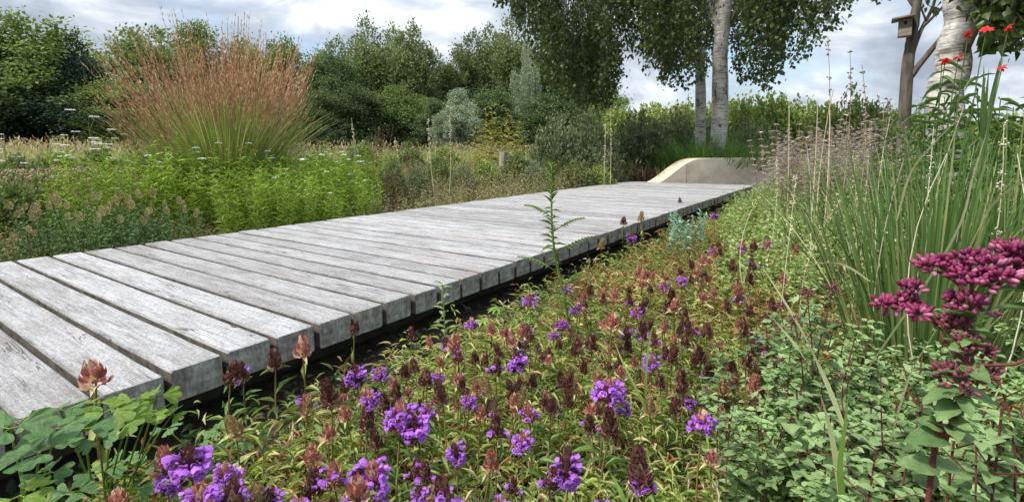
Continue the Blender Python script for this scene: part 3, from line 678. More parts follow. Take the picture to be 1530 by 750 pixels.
# leaning birch at the right
b3 = Q(1408, 190, 4.6); b3[2] = gz(b3[0], b3[1])
CAN = np.array([(1440, -10), (1455, 15), (1465, 55), (1480, 78), (1500, 85), (1530, 72), (1560, 70), (1700, 60)], float)
tp, bt = hang(230, 1452, 1700, 4.0, 5.6, None, (0.8, 1.8))
lim = []; limb([(1440, -20, 4.6), (1490, -70, 4.5), (1560, -100, 4.4)], 0.03, 4.6)
o = birch('birch_tree', 'thick leaning birch trunk behind the red flowers at the right', [b3, Q(1412, 165, 4.6), Q(1420, 110, 4.6), Q(1430, 60, 4.6), Q(1440, 0, 4.6), Q(1450, -100, 4.6), Q(1462, -260, 4.6)], [0.108, 0.102, 0.098, 0.094, 0.10, 0.09, 0.06], lim, (tp, bt), 0.066, 0.07)
# young tree with the bird box
b4 = Q(1353, 165, 6.2); b4[2] = gz(b4[0], b4[1]); lim = []
limb([(1358, 118, 6.2), (1378, 92, 6.2), (1400, 65, 6.2), (1416, 45, 6.2), (1440, 5, 6.2)], 0.03, 6.2, 0.014, BARK)
limb([(1357, 105, 6.2), (1366, 72, 6.2), (1378, 42, 6.25), (1392, 15, 6.3), (1402, -15, 6.3), (1420, -60, 6.3)], 0.022, 6.2, 0.008, BARK)
limb([(1378, 42, 6.25), (1395, 25, 6.2), (1412, 6, 6.2), (1425, -20, 6.2)], 0.014, 6.2, 0.006, BARK)
limb([(1368, 10, 6.2), (1358, -2, 6.2), (1350, -20, 6.2), (1330, -60, 6.2)], 0.025, 6.2, 0.01, BARK)
limb([(1383, 30, 6.25), (1376, 12, 6.2), (1370, -5, 6.2)], 0.010, 6.2, 0.005, BARK)
tt_, bb_ = [], []
for x, y, L_ in ((1410, 18, 0.15), (1330, -15, 0.3), (1300, 5, 0.4), (1422, 10, 0.1), (1340, -30, 0.3), (1390, -40, 0.3), (1440, -20, 0.3), (1405, -30, 0.3), (1318, 2, 0.3), (1290, -5, 0.3)):
    b_ = Q(x, y, 6.1); bb_.append(b_); tt_.append(b_+np.array([0, 0, L_]))
mbl, mbt = MB(), MB()
o = thing('young_tree', 'young forked tree with bare dark branches carrying the bird box', 'tree', b4)
mb = MB(); p, r = smooth_path(np.array([b4, Q(1355, 120, 6.2), Q(1362, 60, 6.2), Q(1367, 25, 6.2), Q(1372, -10, 6.2), Q(1380, -120, 6.2)])-b4, [0.058, 0.05, 0.044, 0.04, 0.036, 0.02], 26); tube(mb, p, r, 12, rough=0.04)
obj('trunk', mb.mesh('trunk', BARK), o)
for L_ in lim:
    mb = MB(); q, r = smooth_path(np.array(L_[0])-b4, L_[1], 12); tube(mb, q, r, 7, rough=0.04); obj('limb', mb.mesh('limb', BARK), o)
strands(mbl, mbt, np.array(tt_)-b4, np.array(bb_)-b4, 16, 0.07, 0.05); obj('crown', mbl.mesh('crown', BL), o); obj('twigs', mbt.mesh('twigs', TWIG), o)
# bird box hangs on the young tree
bc = Q(1352, 43, 6.1); BOXW = plain('grey box timber', (0.16, 0.13, 0.10), (0.30, 0.26, 0.20), 0.85, 9, 0.3, (1, 1, 6))
ang = YAW+R(-35)
o = thing('bird_box', 'small wooden bird box with a flat overhanging roof on the young tree', 'bird box', bc, ang)
mb = MB(); box(mb, (0, 0, 0), (0.105, 0.10, 0.15)); obj('box', mb.mesh('box', BOXW, False), o)
mb = MB(); c_, s_ = math.cos(R(-6)), math.sin(R(-6)); box(mb, (-0.02, 0.02, 0.088), (0.19, 0.17, 0.013), rot=[(1, 0, 0), (0, c_, -s_), (0, s_, c_)]); obj('roof', mb.mesh('roof', BOXW, False), o)
mb = MB(); k = 14
V = [(-0.0545, math.cos(6.283*j/k)*0.013, 0.04+math.sin(6.283*j/k)*0.017) for j in range(k)]; mb.V.append(np.array(V)); mb.F.append((np.array([list(range(k))[::-1]]), 0)); mb.n = k
obj('entrance_hole', mb.mesh('hole', plain('dark hole', (0.01, 0.01, 0.01))), o)

# ------------------------------------------------------------------ meadow beyond the deck
DRY = leaf_mat('dry straw grass', (0.44, 0.34, 0.19), (0.66, 0.55, 0.34), 0.3, 0.7, (0.30, 0.17, 0.13))
GRS = leaf_mat('meadow grass', (0.19, 0.26, 0.07), (0.36, 0.41, 0.14), 0.35, 0.6, (0.58, 0.48, 0.27))
def field(n, px0, px1, d0, d1, p=1.0, lim_left=True):
    px = rng.uniform(px0, px1, n*2); dd = d0+(d1-d0)*rng.uniform(0, 1, n*2)**p
    az = np.array([0.0]*len(px)); rays = FW[None]*F+RT[None]*(px-CX)[:, None]-UP[None]*(229-CY); h_ = norm(rays[:, :2])
    B_ = np.stack([h_[:, 0]*dd, h_[:, 1]*dd, 0*dd], 1)
    B_ = B_[off_deck(B_, 0.05)][:n]; B_[:, 2] = gz(B_[:, 0], B_[:, 1]); return B_
def patch(B_, f=0.5, th=0.0, ph=0.0):
    v = np.sin(B_[:, 0]*f+ph)+np.sin(B_[:, 1]*f*1.3+ph*2)+np.sin((B_[:, 0]+B_[:, 1])*f*0.7+1+ph)+rng.normal(0, 0.5, len(B_)); return B_[v > th]
mb = MB()
B_ = field(29000, -320, 1000, 9, 34, 1.6); dd = np.hypot(B_[:, 0], B_[:, 1]); k = len(B_); blades(mb, B_, U(0, 6.28, k), U(0.35, 0.85, k)*np.clip(dd/12, 0.8, 1.3), U(0, 0.25, k), U(0, 0.4, k), 0.006+0.0009*dd, 3)
tag(obj('meadow_grass', mb.mesh('meadow_grass', GRS)), 'green and straw coloured meadow grass between the boardwalk and the tree line', 'grass', kind='stuff')
mb = MB(); B_ = patch(field(25000, -320, 960, 10, 32, 1.3), 0.35, 0.3); dd = np.hypot(B_[:, 0], B_[:, 1]); k = len(B_)
c_ = blades(mb, B_, U(0, 6.28, k), U(0.55, 1.0, k)*np.clip(dd/14, 0.75, 1.15), U(0, 0.15, k), U(0, 0.3, k), 0.003+0.0006*dd, 3)
tip = c_[:, -1]; mb.inst(QUAD, basis(rng.normal(0, 0.4, (k, 3))+np.array([0, 0, 1.0]), rng.normal(0, 1, (k, 3)), U(0.06, 0.16, k), 0.012+0.0012*dd), tip, 0)
tag(obj('dry_grass', mb.mesh('dry_grass', DRY)), 'dry straw seed heads and faded stalks filling the far meadow', 'dry grass', kind='stuff')
# scrubby low growth left of the deck
SCR = leaf_mat('scrubby growth', (0.17, 0.20, 0.08), (0.38, 0.40, 0.19), 0.3, 0.6, (0.54, 0.34, 0.27)); SCB = leaf_mat('brown dead growth', (0.12, 0.07, 0.045), (0.32, 0.21, 0.13), 0.2, 0.8)
mb = MB(); B_ = field(7500, 500, 960, 4.4, 13, 1.0); k = len(B_); dd = np.hypot(B_[:, 0], B_[:, 1])
shoots(mb, B_, U(0.14, 0.58, k)*np.clip(dd/8, 0.55, 1.1), 13, 0.03+0.003*dd, 0.012+0.0012*dd, SIMPLE, 0, lean=0.6, stem_r=0.002)
tag(obj('scrubby_ground_cover', mb.mesh('scrub', [SCR, SCB])), 'grey green scrubby low growth along the far side of the boardwalk', 'ground cover', kind='stuff')
LC1 = leaf_mat('low brownish leaves', (0.10, 0.13, 0.04), (0.25, 0.26, 0.10), 0.3, 0.6, (0.34, 0.22, 0.13))
mb = MB(); B_ = field(8200, -300, 560, 3.9, 9, 1.2); k = len(B_); dd = np.hypot(B_[:, 0], B_[:, 1])
shoots(mb, B_, U(0.08, 0.26, k)*np.clip((dd-2)/3, 0.6, 1.5), 12, 0.028+0.003*dd, 0.010+0.0012*dd, SIMPLE, 0, lean=0.7, stem_r=0.0018)
tag(obj('low_ground_cover', mb.mesh('low_cover', [LC1, SCB])), 'low brownish green leaves covering the soil left of the boardwalk', 'ground cover', kind='stuff')
mb = MB(); B_ = patch(field(5000, -80, 200, 6.0, 11, 1.0), 0.8, -0.6); k = len(B_)
tp_ = shoots(mb, B_, U(0.38, 0.62, k), 5, 0.05, 0.014, SIMPLE, 1, lean=0.3, stem_r=0.0025, stem_mi=0)
mb.inst(BUD, basis(rng.normal(0, 0.3, (k, 3))+np.array([0, 0, 1.0]), rng.normal(0, 1, (k, 3)), U(0.015, 0.03, k), U(0.012, 0.022, k), 0.018), tp_, 0)
tag(obj('faded_flower_stems', mb.mesh('faded', [leaf_mat('faded beige seed heads', (0.30, 0.22, 0.13), (0.52, 0.42, 0.27), 0.2, 0.8), GRS])), 'faded beige seed heads in a drift at the far left', 'dry flowers', kind='stuff')

# big red ornamental grass
PLM = leaf_mat('rusty plumes', (0.32, 0.12, 0.085), (0.60, 0.33, 0.22), 0.3, 0.7, (0.76, 0.58, 0.40)); STK = leaf_mat('grass flower stalks', (0.26, 0.25, 0.10), (0.42, 0.36, 0.20), 0.25, 0.6)
GBL = leaf_mat('ornamental grass blades', (0.16, 0.24, 0.05), (0.34, 0.41, 0.12), 0.35, 0.5, (0.55, 0.48, 0.26))
gc = D(338, 6.3); gc[2] = gz(gc[0], gc[1])
og = thing('ornamental_grass', 'huge fountain of ornamental grass with rusty red plumes before the tree line', 'ornamental grass', gc)
mb = MB(); k = 2600; a_ = U(0, 6.28, k); r_ = np.sqrt(U(0, 1, k)); lean = np.clip(0.72*r_**1.4+rng.normal(0, 0.05, k), 0, 0.85)
Bs = np.stack([np.cos(a_)*r_*0.30, np.sin(a_)*r_*0.30, 0*a_], 1)
blades(mb, Bs, a_, U(0.85, 1.6, k), lean*0.6, U(0.02, 0.4, k), U(0.006, 0.012, k), 6); obj('blades', mb.mesh('blades', GBL), og)
mb = MB(); mp_ = MB(); k = 720; vright = np.array([RT[0], RT[1]])
a_ = U(0, 6.28, k); r_ = U(0, 1, k)**0.55; lean = 0.66*r_+rng.normal(0, 0.03, k)
lt = np.cos(a_)*vright[0]+np.sin(a_)*vright[1]        # wind leans the left side outwards
lean = np.clip(lean*np.where(lt < 0, 0.78, 0.52)*(1+.10*np.sin(a_*9)), 0, 0.80)
Bs = np.stack([np.cos(a_)*r_*0.30, np.sin(a_)*r_*0.30, 0*a_], 1); Ls = U(1.35, 2.1, k)*(1+.06*np.sin(a_*7+1))*(1-0.22*np.clip((lean-0.3)/0.3, 0, 1))
c_ = blades(mb, Bs, a_, Ls, lean, U(-0.03, 0.10, k), np.full(k, 0.0045), 7, 0)
obj('stalks', mb.mesh('stalks', STK), og)
for j in range(14):                                    # plume: tight seeds up the last part of each stalk
    tt = 0.68+0.32*(j+0.5)/14; x = tt*7; i0 = min(int(x), 6); f = x-i0; pc = c_[:, i0]*(1-f)+c_[:, i0+1]*f; dv = norm(c_[:, i0+1]-c_[:, i0])
    for s_ in range(2):
        mp_.inst(QUAD, basis(dv+rng.normal(0, 0.16, (k, 3)), rng.normal(0, 1, (k, 3)), U(0.03, 0.065, k), U(0.005, 0.010, k)*(1.2-0.6*abs(tt-0.8)/0.2)), pc+rng.normal(0, 0.003, (k, 3)), 0)
obj('plumes', mp_.mesh('plumes', PLM), og)

# bright green leafy perennials along the deck
BG = leaf_mat('bright green leaves', (0.17, 0.27, 0.03), (0.32, 0.43, 0.08), 0.4, 0.45, (0.46, 0.54, 0.16)); WHT = plain('white florets', (0.72, 0.72, 0.68), (0.8, 0.8, 0.76), 0.7)
def perennial(seed, flowers):
    global rng
    rng = np.random.default_rng(seed); mb = MB(); ms = MB(); k = 62; a_ = U(0, 6.28, k); r_ = np.sqrt(U(0, 1, k))*0.26
    B_ = np.stack([np.cos(a_)*r_, np.sin(a_)*r_, 0*a_], 1); hh = U(0.55, 0.9, k)*(1-0.5*(r_/0.4)**2)
    tip = B_+np.stack([np.cos(a_)*r_*0.5+rng.normal(0, 0.03, k), np.sin(a_)*r_*0.5+rng.normal(0, 0.03, k), hh], 1)
    stems(ms, B_, tip, 0.0028, 0.0015, sides=3, seg=3)
    n_ = 26; t_ = np.linspace(0.12, 1, n_)[None]+rng.normal(0, 0.015, (k, n_)); O = (B_[:, None]+(tip-B_)[:, None]*t_[..., None]).reshape(-1, 3)
    az = (np.arange(n_)*2.4)[None]+a_[:, None]+rng.normal(0, 0.3, (k, n_)); el = rng.uniform(0.35, 1.15, (k, n_))
    L = (0.085*(1-0.3*t_)*rng.uniform(0.7, 1.2, (k, n_))).ravel(); mb.inst(STRAP, basis(dirs(az, el).reshape(-1, 3), rng.normal(0, 0.3, (k*n_, 3))+np.array([0, 0, 1.0]), L, L*0.14), O, 0)
    parts = [('stems', ms.mesh('stems', BG)), ('leaves', mb.mesh('leaves', BG))]
    if flowers:
        fl_ = []
        for j in range(flowers):
            mf = MB(); fl_.append(mf); c = tip[j]+np.array([0, 0, 0.05]); stems(ms, tip[j:j+1], c[None], 0.0014, 0.001, sides=3, seg=1); q_ = 26; aa = U(0, 6.28, q_); rr = np.sqrt(U(0, 1, q_))*0.028
            O = c+np.stack([np.cos(aa)*rr, np.sin(aa)*rr, -rr*0.25], 1); mf.inst(BUD, basis(np.tile([0, 0, 1.0], (q_, 1))+rng.normal(0, .3, (q_, 3)), rng.normal(0, 1, (q_, 3)), 0.008, 0.010, 0.010), O, 0)
        parts[0] = ('stems', ms.mesh('stems', BG)); parts += [('flower_head', f_.mesh('flower_head', WHT)) for f_ in fl_]
    return parts
PR = [perennial(21, 0), perennial(22, 4), perennial(23, 9), perennial(24, 2)]
rng = np.random.default_rng(77)
gl = 'bright green narrow leaved perennials beside the boardwalk'
nplant = 0; PRI = []
for row, (off, xs) in enumerate(((0.28, np.arange(1.15, 4.7, 0.40)), (0.62, np.arange(0.95, 4.9, 0.42)), (1.0, np.arange(1.2, 5.1, 0.45)), (1.42, np.arange(1.5, 5.2, 0.48)), (1.9, np.arange(1.9, 5.3, 0.5)))):
    for x in xs:
        # the drift narrows towards the left where the clover grows
        if row < 3 and x < 1.9+0.15*row: continue
        if row == 0 and x < 2.15: continue
        if CX+F*((np.array([x, YR+DW+off, -H+0.3])@RT)/(np.array([x, YR+DW+off, -H+0.3])@FW)) > 548: continue
        v = (row+nplant) % 4 if row > 0 else nplant % 2; nplant += 1
        y = YR+DW+off+random.uniform(-0.08, 0.08); xx = x+random.uniform(-0.08, 0.08); s_ = random.uniform(0.85, 1.08)*(0.72 if row == 0 else 0.90+0.03*row)
        lb = ('flowerless', 'four headed', 'many headed', 'two headed')[v]
        oc = thing('leafy_perennial', 'bright green perennial', 'plant', (xx, y, gz(xx, y)), random.uniform(0, 6.28), (s_, s_, s_), gl, PR[v]); PRI.append((oc, lb, *pix((xx, y, .4))))
label_by_place(PRI, [(330, 235, 'the red grass foot'), (560, 280, 'the drift right end'), (240, 320, 'the buff clover heads'), (400, 340, 'the plank edge middle'), (450, 235, 'the drift top')], '%s bright green perennial')

# clover like plants with cone shaped buff heads
CL = leaf_mat('clover leaves', (0.07, 0.13, 0.04), (0.15, 0.23, 0.075), 0.3, 0.5); CH = leaf_mat('buff clover heads', (0.30, 0.24, 0.12), (0.50, 0.44, 0.27), 0.25, 0.8, (0.36, 0.20, 0.11))
def cone(mb, c, d, L, W, nseed=70, mi=0):
    t_ = (np.arange(nseed)+0.5)/nseed; az = np.arange(nseed)*2.4; rad = W*0.5*np.sin(np.clip(t_*0.86+0.14, 0, 1)*math.pi)**0.7
    d = norm(np.asarray(d, float)); u = norm(np.cross(d, [0.3, 1, 0.1])); v = np.cross(d, u)
    rd = u[None]*np.cos(az)[:, None]+v[None]*np.sin(az)[:, None]; O = c+d*(t_*L)[:, None]+rd*rad[:, None]*0.75
    mb.inst(SIMPLE, basis(rd*0.7+d*0.9, rd, L*0.28, L*0.12), O, mi)
def clover(seed):
    global rng
    rng = np.random.default_rng(seed); mb = MB(); ms = MB(); mh = MB(); k = 42; a_ = U(0, 6.28, k); r_ = np.sqrt(U(0, 1, k))*0.17; B_ = np.stack([np.cos(a_)*r_, np.sin(a_)*r_, 0*a_], 1)
    tip = shoots(mb, B_, U(0.22, 0.36, k), 14, 0.035, 0.018, OVATE, 0, el=(-0.1, 0.7), lean=0.5, stem_r=0.0018, stem_mi=0)
    hs = tip[:7]+np.array([0, 0, 0.02]); stems(ms, B_[:7], hs, 0.002, 0.0015, sides=4, seg=2)
    hl_ = []
    for h_ in hs: mh = MB(); hl_.append(('flower_head', mh)); cone(mh, h_, np.array([rng.normal(0, .15), rng.normal(0, .15), 1]), rng.uniform(0.034, 0.044), rng.uniform(0.024, 0.030))
    return [('stems', ms.mesh('stems', CL)), ('leaves', mb.mesh('leaves', CL))]+[(a_, b_.mesh('flower_head', CH)) for a_, b_ in hl_]
CLV = [clover(31), clover(32)]; rng = np.random.default_rng(78)
CLI = []
for k, (px, py) in enumerate(((60, 318), (95, 335), (120, 305), (150, 330), (145, 345), (175, 318), (190, 345), (210, 305), (215, 330), (238, 298), (240, 345), (165, 290), (125, 280), (200, 285), (90, 290), (260, 325), (60, 345), (150, 262), (225, 275))):
    p = P(px, py+18, 0.0); p[2] = gz(p[0], p[1]); s_ = random.uniform(0.95, 1.3)
    if p[1] < YR+DW+0.2: p[1] = YR+DW+0.22
    oc = thing('clover_plant', 'buff headed clover', 'plant', p, random.uniform(0, 6.28), s_, 'clover like plants with buff heads left of the boardwalk', CLV[k % 2]); CLI.append((oc, 'buff headed', px, py))
label_by_place(CLI, [(62, 318, 'the leftmost fresh seedling'), (100, 300, 'the taller fresh seedling'), (130, 262, 'the back fresh seedling'), (240, 330, 'the bright green drift end'), (170, 345, 'the plank edge weeds')], '%s clover like plant')
# fern like pale seedling among them
def spray(nst, h_, LL, LW, mat, T=LANCE, lean=0.35, n_=16, r0=0.03, el=(0.1, 0.8)):
    mb = MB(); k = nst; a_ = U(0, 6.28, k); B_ = np.stack([np.cos(a_)*r0, np.sin(a_)*r0, 0*a_], 1)*U(0, 1, k)[:, None]
    shoots(mb, B_, U(0.75, 1.0, k)*h_, n_, LL, LW, T, 0, el=el, lean=lean, stem_r=0.002, stem_mi=0); return mb.mesh('leaves', mat)
FR = leaf_mat('fresh yellow green leaves', (0.15, 0.24, 0.035), (0.27, 0.36, 0.07), 0.4, 0.5)
sp1 = spray(7, 0.45, 0.10, 0.02, FR, n_=20)
for px, py, s_, lb in ((62, 345, 1.0, 'fresh yellow green leafy plant left of the clover like plants'), (85, 318, 1.1, 'fresh yellow green leafy plant standing above the clover like plants'), (130, 262, 0.9, 'fresh yellow green leafy plant at the back of the clover like plants')):
    p = P(px, py, G); thing('seedling', lb, 'plant', (p[0], max(p[1], YR+DW+0.25), G), 0, s_, None, [('leaves', sp1)])
# tall white umbels at the back left
def umbel():
    ms, mf = MB(), MB(); A0 = np.array([[0, 0, 0.0]]); top = np.array([[0.03, 0, 1.2]]); stems(ms, A0, top, 0.006, 0.003, sides=5)
    fl_ = []
    for j in range(9):
        mf = MB(); fl_.append(mf); z = U(0.6, 1.15, 1)[0]; s = np.array([0.03*z/1.2, 0, z]); e = s+np.array([rng.normal(0, .13), rng.normal(0, .13), U(0.12, 0.3, 1)[0]]); stems(ms, s[None], e[None], 0.002, 0.0015, sides=3)
        q_ = 22; aa = U(0, 6.28, q_); rr = np.sqrt(U(0, 1, q_))*0.05; mf.inst(BUD, basis(np.tile([0, 0, 1.0], (q_, 1)), rng.normal(0, 1, (q_, 3)), 0.016, 0.02, 0.02), e+np.stack([np.cos(aa)*rr, np.sin(aa)*rr, 0*aa], 1), 0)
    mb = MB(); shoots(mb, A0, np.array([0.8]), 12, 0.12, 0.04, LANCE)
    return [('stems', ms.mesh('stems', FR)), ('leaves', mb.mesh('leaves', FR))]+[('umbel', f_.mesh('umbel', WHT)) for f_ in fl_]
ub = umbel()
for px, top, d_, lb in ((140, 158, 7.6, 'tall white umbel flower just left of the red grass'), (98, 190, 8.4, 'lower white umbel flower left of the tall umbel'), (183, 195, 7.8, 'white umbel flower under the leaning plumes of the red grass'), (8, 195, 8, 'white umbel flower at the left edge of the meadow')):
    p = D(px, d_); z_ = Q(px, top, d_)[2]; p[2] = gz(p[0], p[1]); thing('umbel_flower', lb, 'flower', p, random.uniform(0, 6), (z_-p[2])/1.4, None, ub)
# dark spindly tall stalks above the red grass and dry stalks in the meadow
DST = plain('dry brown stalk', (0.10, 0.07, 0.05), (0.20, 0.15, 0.10), 0.9); PST = plain('pale dry stalk', (0.42, 0.35, 0.22), (0.55, 0.48, 0.33), 0.8)
def stalk(label, px, py, dist, base_px, mat, r=0.004, headed=0, name='dry_stalk', headmat=None, hr=0.01, group=None):
    top = Q(px, py, dist); p = D(base_px, dist); p[2] = gz(p[0], p[1]); o = thing(name, label, 'dry stalk', p, group=group); mb = MB(); tp = top-p
    c = stems(mb, np.zeros((1, 3)), tp[None], r, r*0.4, bend=np.array([[rng.normal(0, .03), rng.normal(0, .03), 0]]), sides=5, seg=8)[0]; obj('stem', mb.mesh('stem', mat), o)
    if headed:
        mh = MB(); t_ = np.sort(rng.uniform(0.55, 1, headed*2)); O = np.stack([np.interp(t_, np.linspace(0, 1, 9), c[:, i]) for i in range(3)], 1); O = np.repeat(O, 3, 0); n_ = len(O); O = O+rng.normal(0, .004, O.shape)
        mh.inst(BUD, basis(dirs(U(0, 6.28, n_), U(0, 0.9, n_)), rng.normal(0, 1, (n_, 3)), hr*U(.7, 1.3, n_), hr*0.7, hr*0.7), O, 0); obj('seed_heads', mh.mesh('heads', headmat or mat), o)
    return o
stalk('tallest thin dark stalk rising above the red grass', 356, 25, 6.4, 352, DST, 0.008)
stalk('short dark stalk right of the tallest one in the red grass', 397, 48, 6.2, 388, DST, 0.006)
stalk('dark stalk between the two taller stalks in the red grass', 384, 60, 6.4, 376, DST, 0.006)
for px, py, b_, d_, lb in ((525, 176, 532, 6.5, 'pale dry stalk just right of the green perennials'), (640, 180, 652, 6.2, 'pale dry stalk standing in the scrub, left one'), (672, 175, 668, 6.4, 'pale dry stalk standing in the scrub, right one'), (590, 205, 600, 7, 'short pale dry stalk in the straw patch'), (912, 158, 912, 8, 'tall pale stalk in front of the grey shrubs'), (905, 185, 903, 8, 'shorter pale stalk beside the tall one before the grey shrubs')):
    stalk(lb, px, py, d_, b_, PST, 0.006, 8, headmat=PST, hr=0.02)
LCI = []
for k, (px, top, hw, d_, key) in enumerate(((585, 232, 22, 6.0, ('olive', 0)), (622, 240, 24, 6.6, ('greyg', 1)), (655, 232, 26, 8.0, ('olive', 0)), (690, 244, 24, 7.2, ('greyg', 0)), (725, 238, 26, 8.2, ('lime', 1)), (772, 226, 28, 8.8, ('olive', 0)), (800, 240, 22, 8.2, ('greyg', 0)),
    (610, 214, 26, 11, ('mid', 0)), (540, 212, 30, 11, ('olive', 0)), (668, 216, 26, 12, ('lime', 0)), (30, 228, 34, 8, ('olive', 0)), (90, 222, 34, 9, ('lime', 1)), (150, 218, 30, 8.6, ('olive', 0)), (15, 262, 34, 5.8, ('mid', 0)), (60, 258, 30, 6.4, ('olive', 0)), (205, 222, 26, 9, ('mid', 0)), (860, 238, 26, 8.6, ('olive', 0)), (895, 244, 22, 8.9, ('lime', 0)))):
    loc = D(px, d_); loc[2] = gz(loc[0], loc[1])-.01; h_ = Q(px, top, d_)[2]-loc[2]; w_ = 2.3*hw/F*d_
    oc = thing('leafy_clump', 'leafy clump', 'plant', loc, random.uniform(0, 6.28), (w_, w_, h_), 'low leafy clumps between the meadow and the boardwalk', [('foliage', SH[key])])
    LCI.append((oc, {'olive': 'olive', 'greyg': 'grey green', 'lime': 'yellow green', 'mid': 'dark green'}[key[0]], px, top))
label_by_place(LCI, [(570, 280, 'the green perennial drift'), (752, 230, 'the post stub'), (660, 200, 'the two pale stalks'), (840, 200, 'the grey green shrubs'), (100, 300, 'the buff headed clovers'), (140, 180, 'the tall white umbel')], 'low %s leafy clump')
# low post and rail in the meadow
o = thing('fence_post', 'weathered timber post stub with a pale rail in the meadow', 'fence post', D(752, 9.0)); PW = plain('old post timber', (0.22, 0.19, 0.15), (0.36, 0.32, 0.27), 0.9, 10, 0.3, (4, 4, 0.7))
mb = MB(); tube(mb, [(0, 0, -0.05), (0, 0, 0.4), (0.01, 0, 0.78)], [0.085, 0.08, 0.075], 9, rough=0.05); obj('post', mb.mesh('post', PW, False), o)
mb = MB(); e = D(796, 9.1)-D(752, 9.0); tube(mb, [(0.0, 0, 0.63), (e[0]/2, e[1]/2, 0.64), (e[0], e[1], 0.63)], [0.022, 0.02, 0.022], 6); obj('rail', mb.mesh('rail', plain('bleached rail', (0.55, 0.52, 0.46), (0.65, 0.62, 0.56))), o)
# reddish dead shrub and mulch heap
mb = MB(); c0 = P(968, 262, G); c0 = D(968, 10.3); k = 2600; dv = norm(rng.normal(size=(k, 3))); dv[:, 2] = np.abs(dv[:, 2]); O = dv*np.array([0.42, 0.42, 0.42])*U(0.3, 1, k)[:, None]
mb.inst(SIMPLE, basis(norm(dv+rng.normal(0, .6, (k, 3))), rng.normal(0, 1, (k, 3)), 0.09, 0.035), O, 0)
tag(obj('dead_shrub', mb.mesh('dead', leaf_mat('red brown dead leaves', (0.10, 0.045, 0.035), (0.22, 0.11, 0.08), 0.2, 0.8)), None, c0), 'low red brown dead shrub beside the foot of the curved wall', 'shrub')
# yellowish weeds before the dark trees, dark brown seed head clumps
yl = spray(14, 1.2, 0.13, 0.04, leaf_mat('yellow weeds', (0.25, 0.24, 0.06), (0.42, 0.38, 0.12), .3, .6), n_=18, r0=0.25)
for px, s_, d_, lb in ((738, 1.45, 10.5, 'yellowish leafy weed rising above the post'), (772, 1.15, 10, 'lower yellowish weed right of the post'), (712, 1.1, 10, 'lower yellowish weed left of the post')):
    p = D(px, d_); p[2] = gz(p[0], p[1]); thing('tall_weed', lb, 'plant', p, px, s_, None, [('leaves', yl)])
bs_ = spray(16, 0.95, 0.05, 0.02, SCB, n_=26, r0=0.3)
for px, s_, d_, lb in ((566, 1.35, 9.5, 'dark brown seed head clump in the meadow beyond the green perennials'), (612, 0.95, 7, 'brown seed head clump nearer the boardwalk'), (700, 0.8, 7.5, 'brown seed head clump in the scrub below the post'), (655, 1.15, 9, 'brown seed head clump behind the two pale stalks'), (818, 1.0, 9, 'brown seed head clump at the left end of the grey shrubs'), (590, .75, 5.6, 'low brown clump in the scrub right next to the green perennials')):
    p = D(px, d_); p[2] = gz(p[0], p[1]); thing('seed_head_clump', lb, 'plant', p, px, s_, None, [('stems', bs_)])

# dark green grass tufts behind the wall
TG = leaf_mat('dark green tuft blades', (0.08, 0.17, 0.035), (0.18, 0.32, 0.07), 0.35, 0.45)
def tuft_mesh(k, L, lean, droop, wid, mat, r0=0.08, seg=6):
    mb = MB(); a_ = U(0, 6.28, k); r_ = np.sqrt(U(0, 1, k)); B_ = np.stack([np.cos(a_)*r_*r0, np.sin(a_)*r_*r0, 0*a_], 1)
    blades(mb, B_, a_, U(0.6, 1.0, k)*L, lean*r_, U(0, droop, k), U(0.6, 1.1, k)*wid, seg); return mb.mesh('blades', mat)
tf = tuft_mesh(420, 1.0, 0.5, 0.7, 0.014, TG, 0.15)
for px, s_, d_, lb in ((1022, 1.3, 11.0, 'dark green arching grass tuft behind the left part of the curved wall'), (1050, 1.4, 11.1, 'dark green grass tuft behind the middle of the curved wall, left of the birch foot'), (1084, 1.4, 11.1, 'dark green grass tuft at the foot of the main birch'), (1118, 1.35, 11.4, 'dark green grass tuft right of the main birch foot'), (910, 0.55, 9.8, 'small yellow green grass tuft left of the dead shrub')):
    p = D(px, d_); p[2] = gz(p[0], p[1]); thing('grass_tuft', lb, 'grass tuft', p, px, s_, None, [('blades', tf)])
# low green growth between the deck and shrubs (right side and behind the wall)
GC = leaf_mat('fresh ground cover', (0.10, 0.15, 0.03), (0.22, 0.27, 0.07), 0.35, 0.6, (0.24, 0.15, 0.09))
mb = MB(); B_ = field(4200, 790, 1240, 10.2, 15, 1.2); 
_b = np.degrees(np.arctan2(B_[:, 1], B_[:, 0])); B_ = B_[((_b < 20.5) & (np.hypot(B_[:, 0], B_[:, 1]) > 12.8)) | (B_[:, 1] > YR+DW+.1)]; k = len(B_); shoots(mb, B_, U(0.12, 0.34, k), 12, 0.09, 0.03, SIMPLE, 0, lean=0.6)
tag(obj('green_ground_cover', mb.mesh('gcover', GC)), 'low yellow green growth beyond the far end of the boardwalk', 'ground cover', kind='stuff')

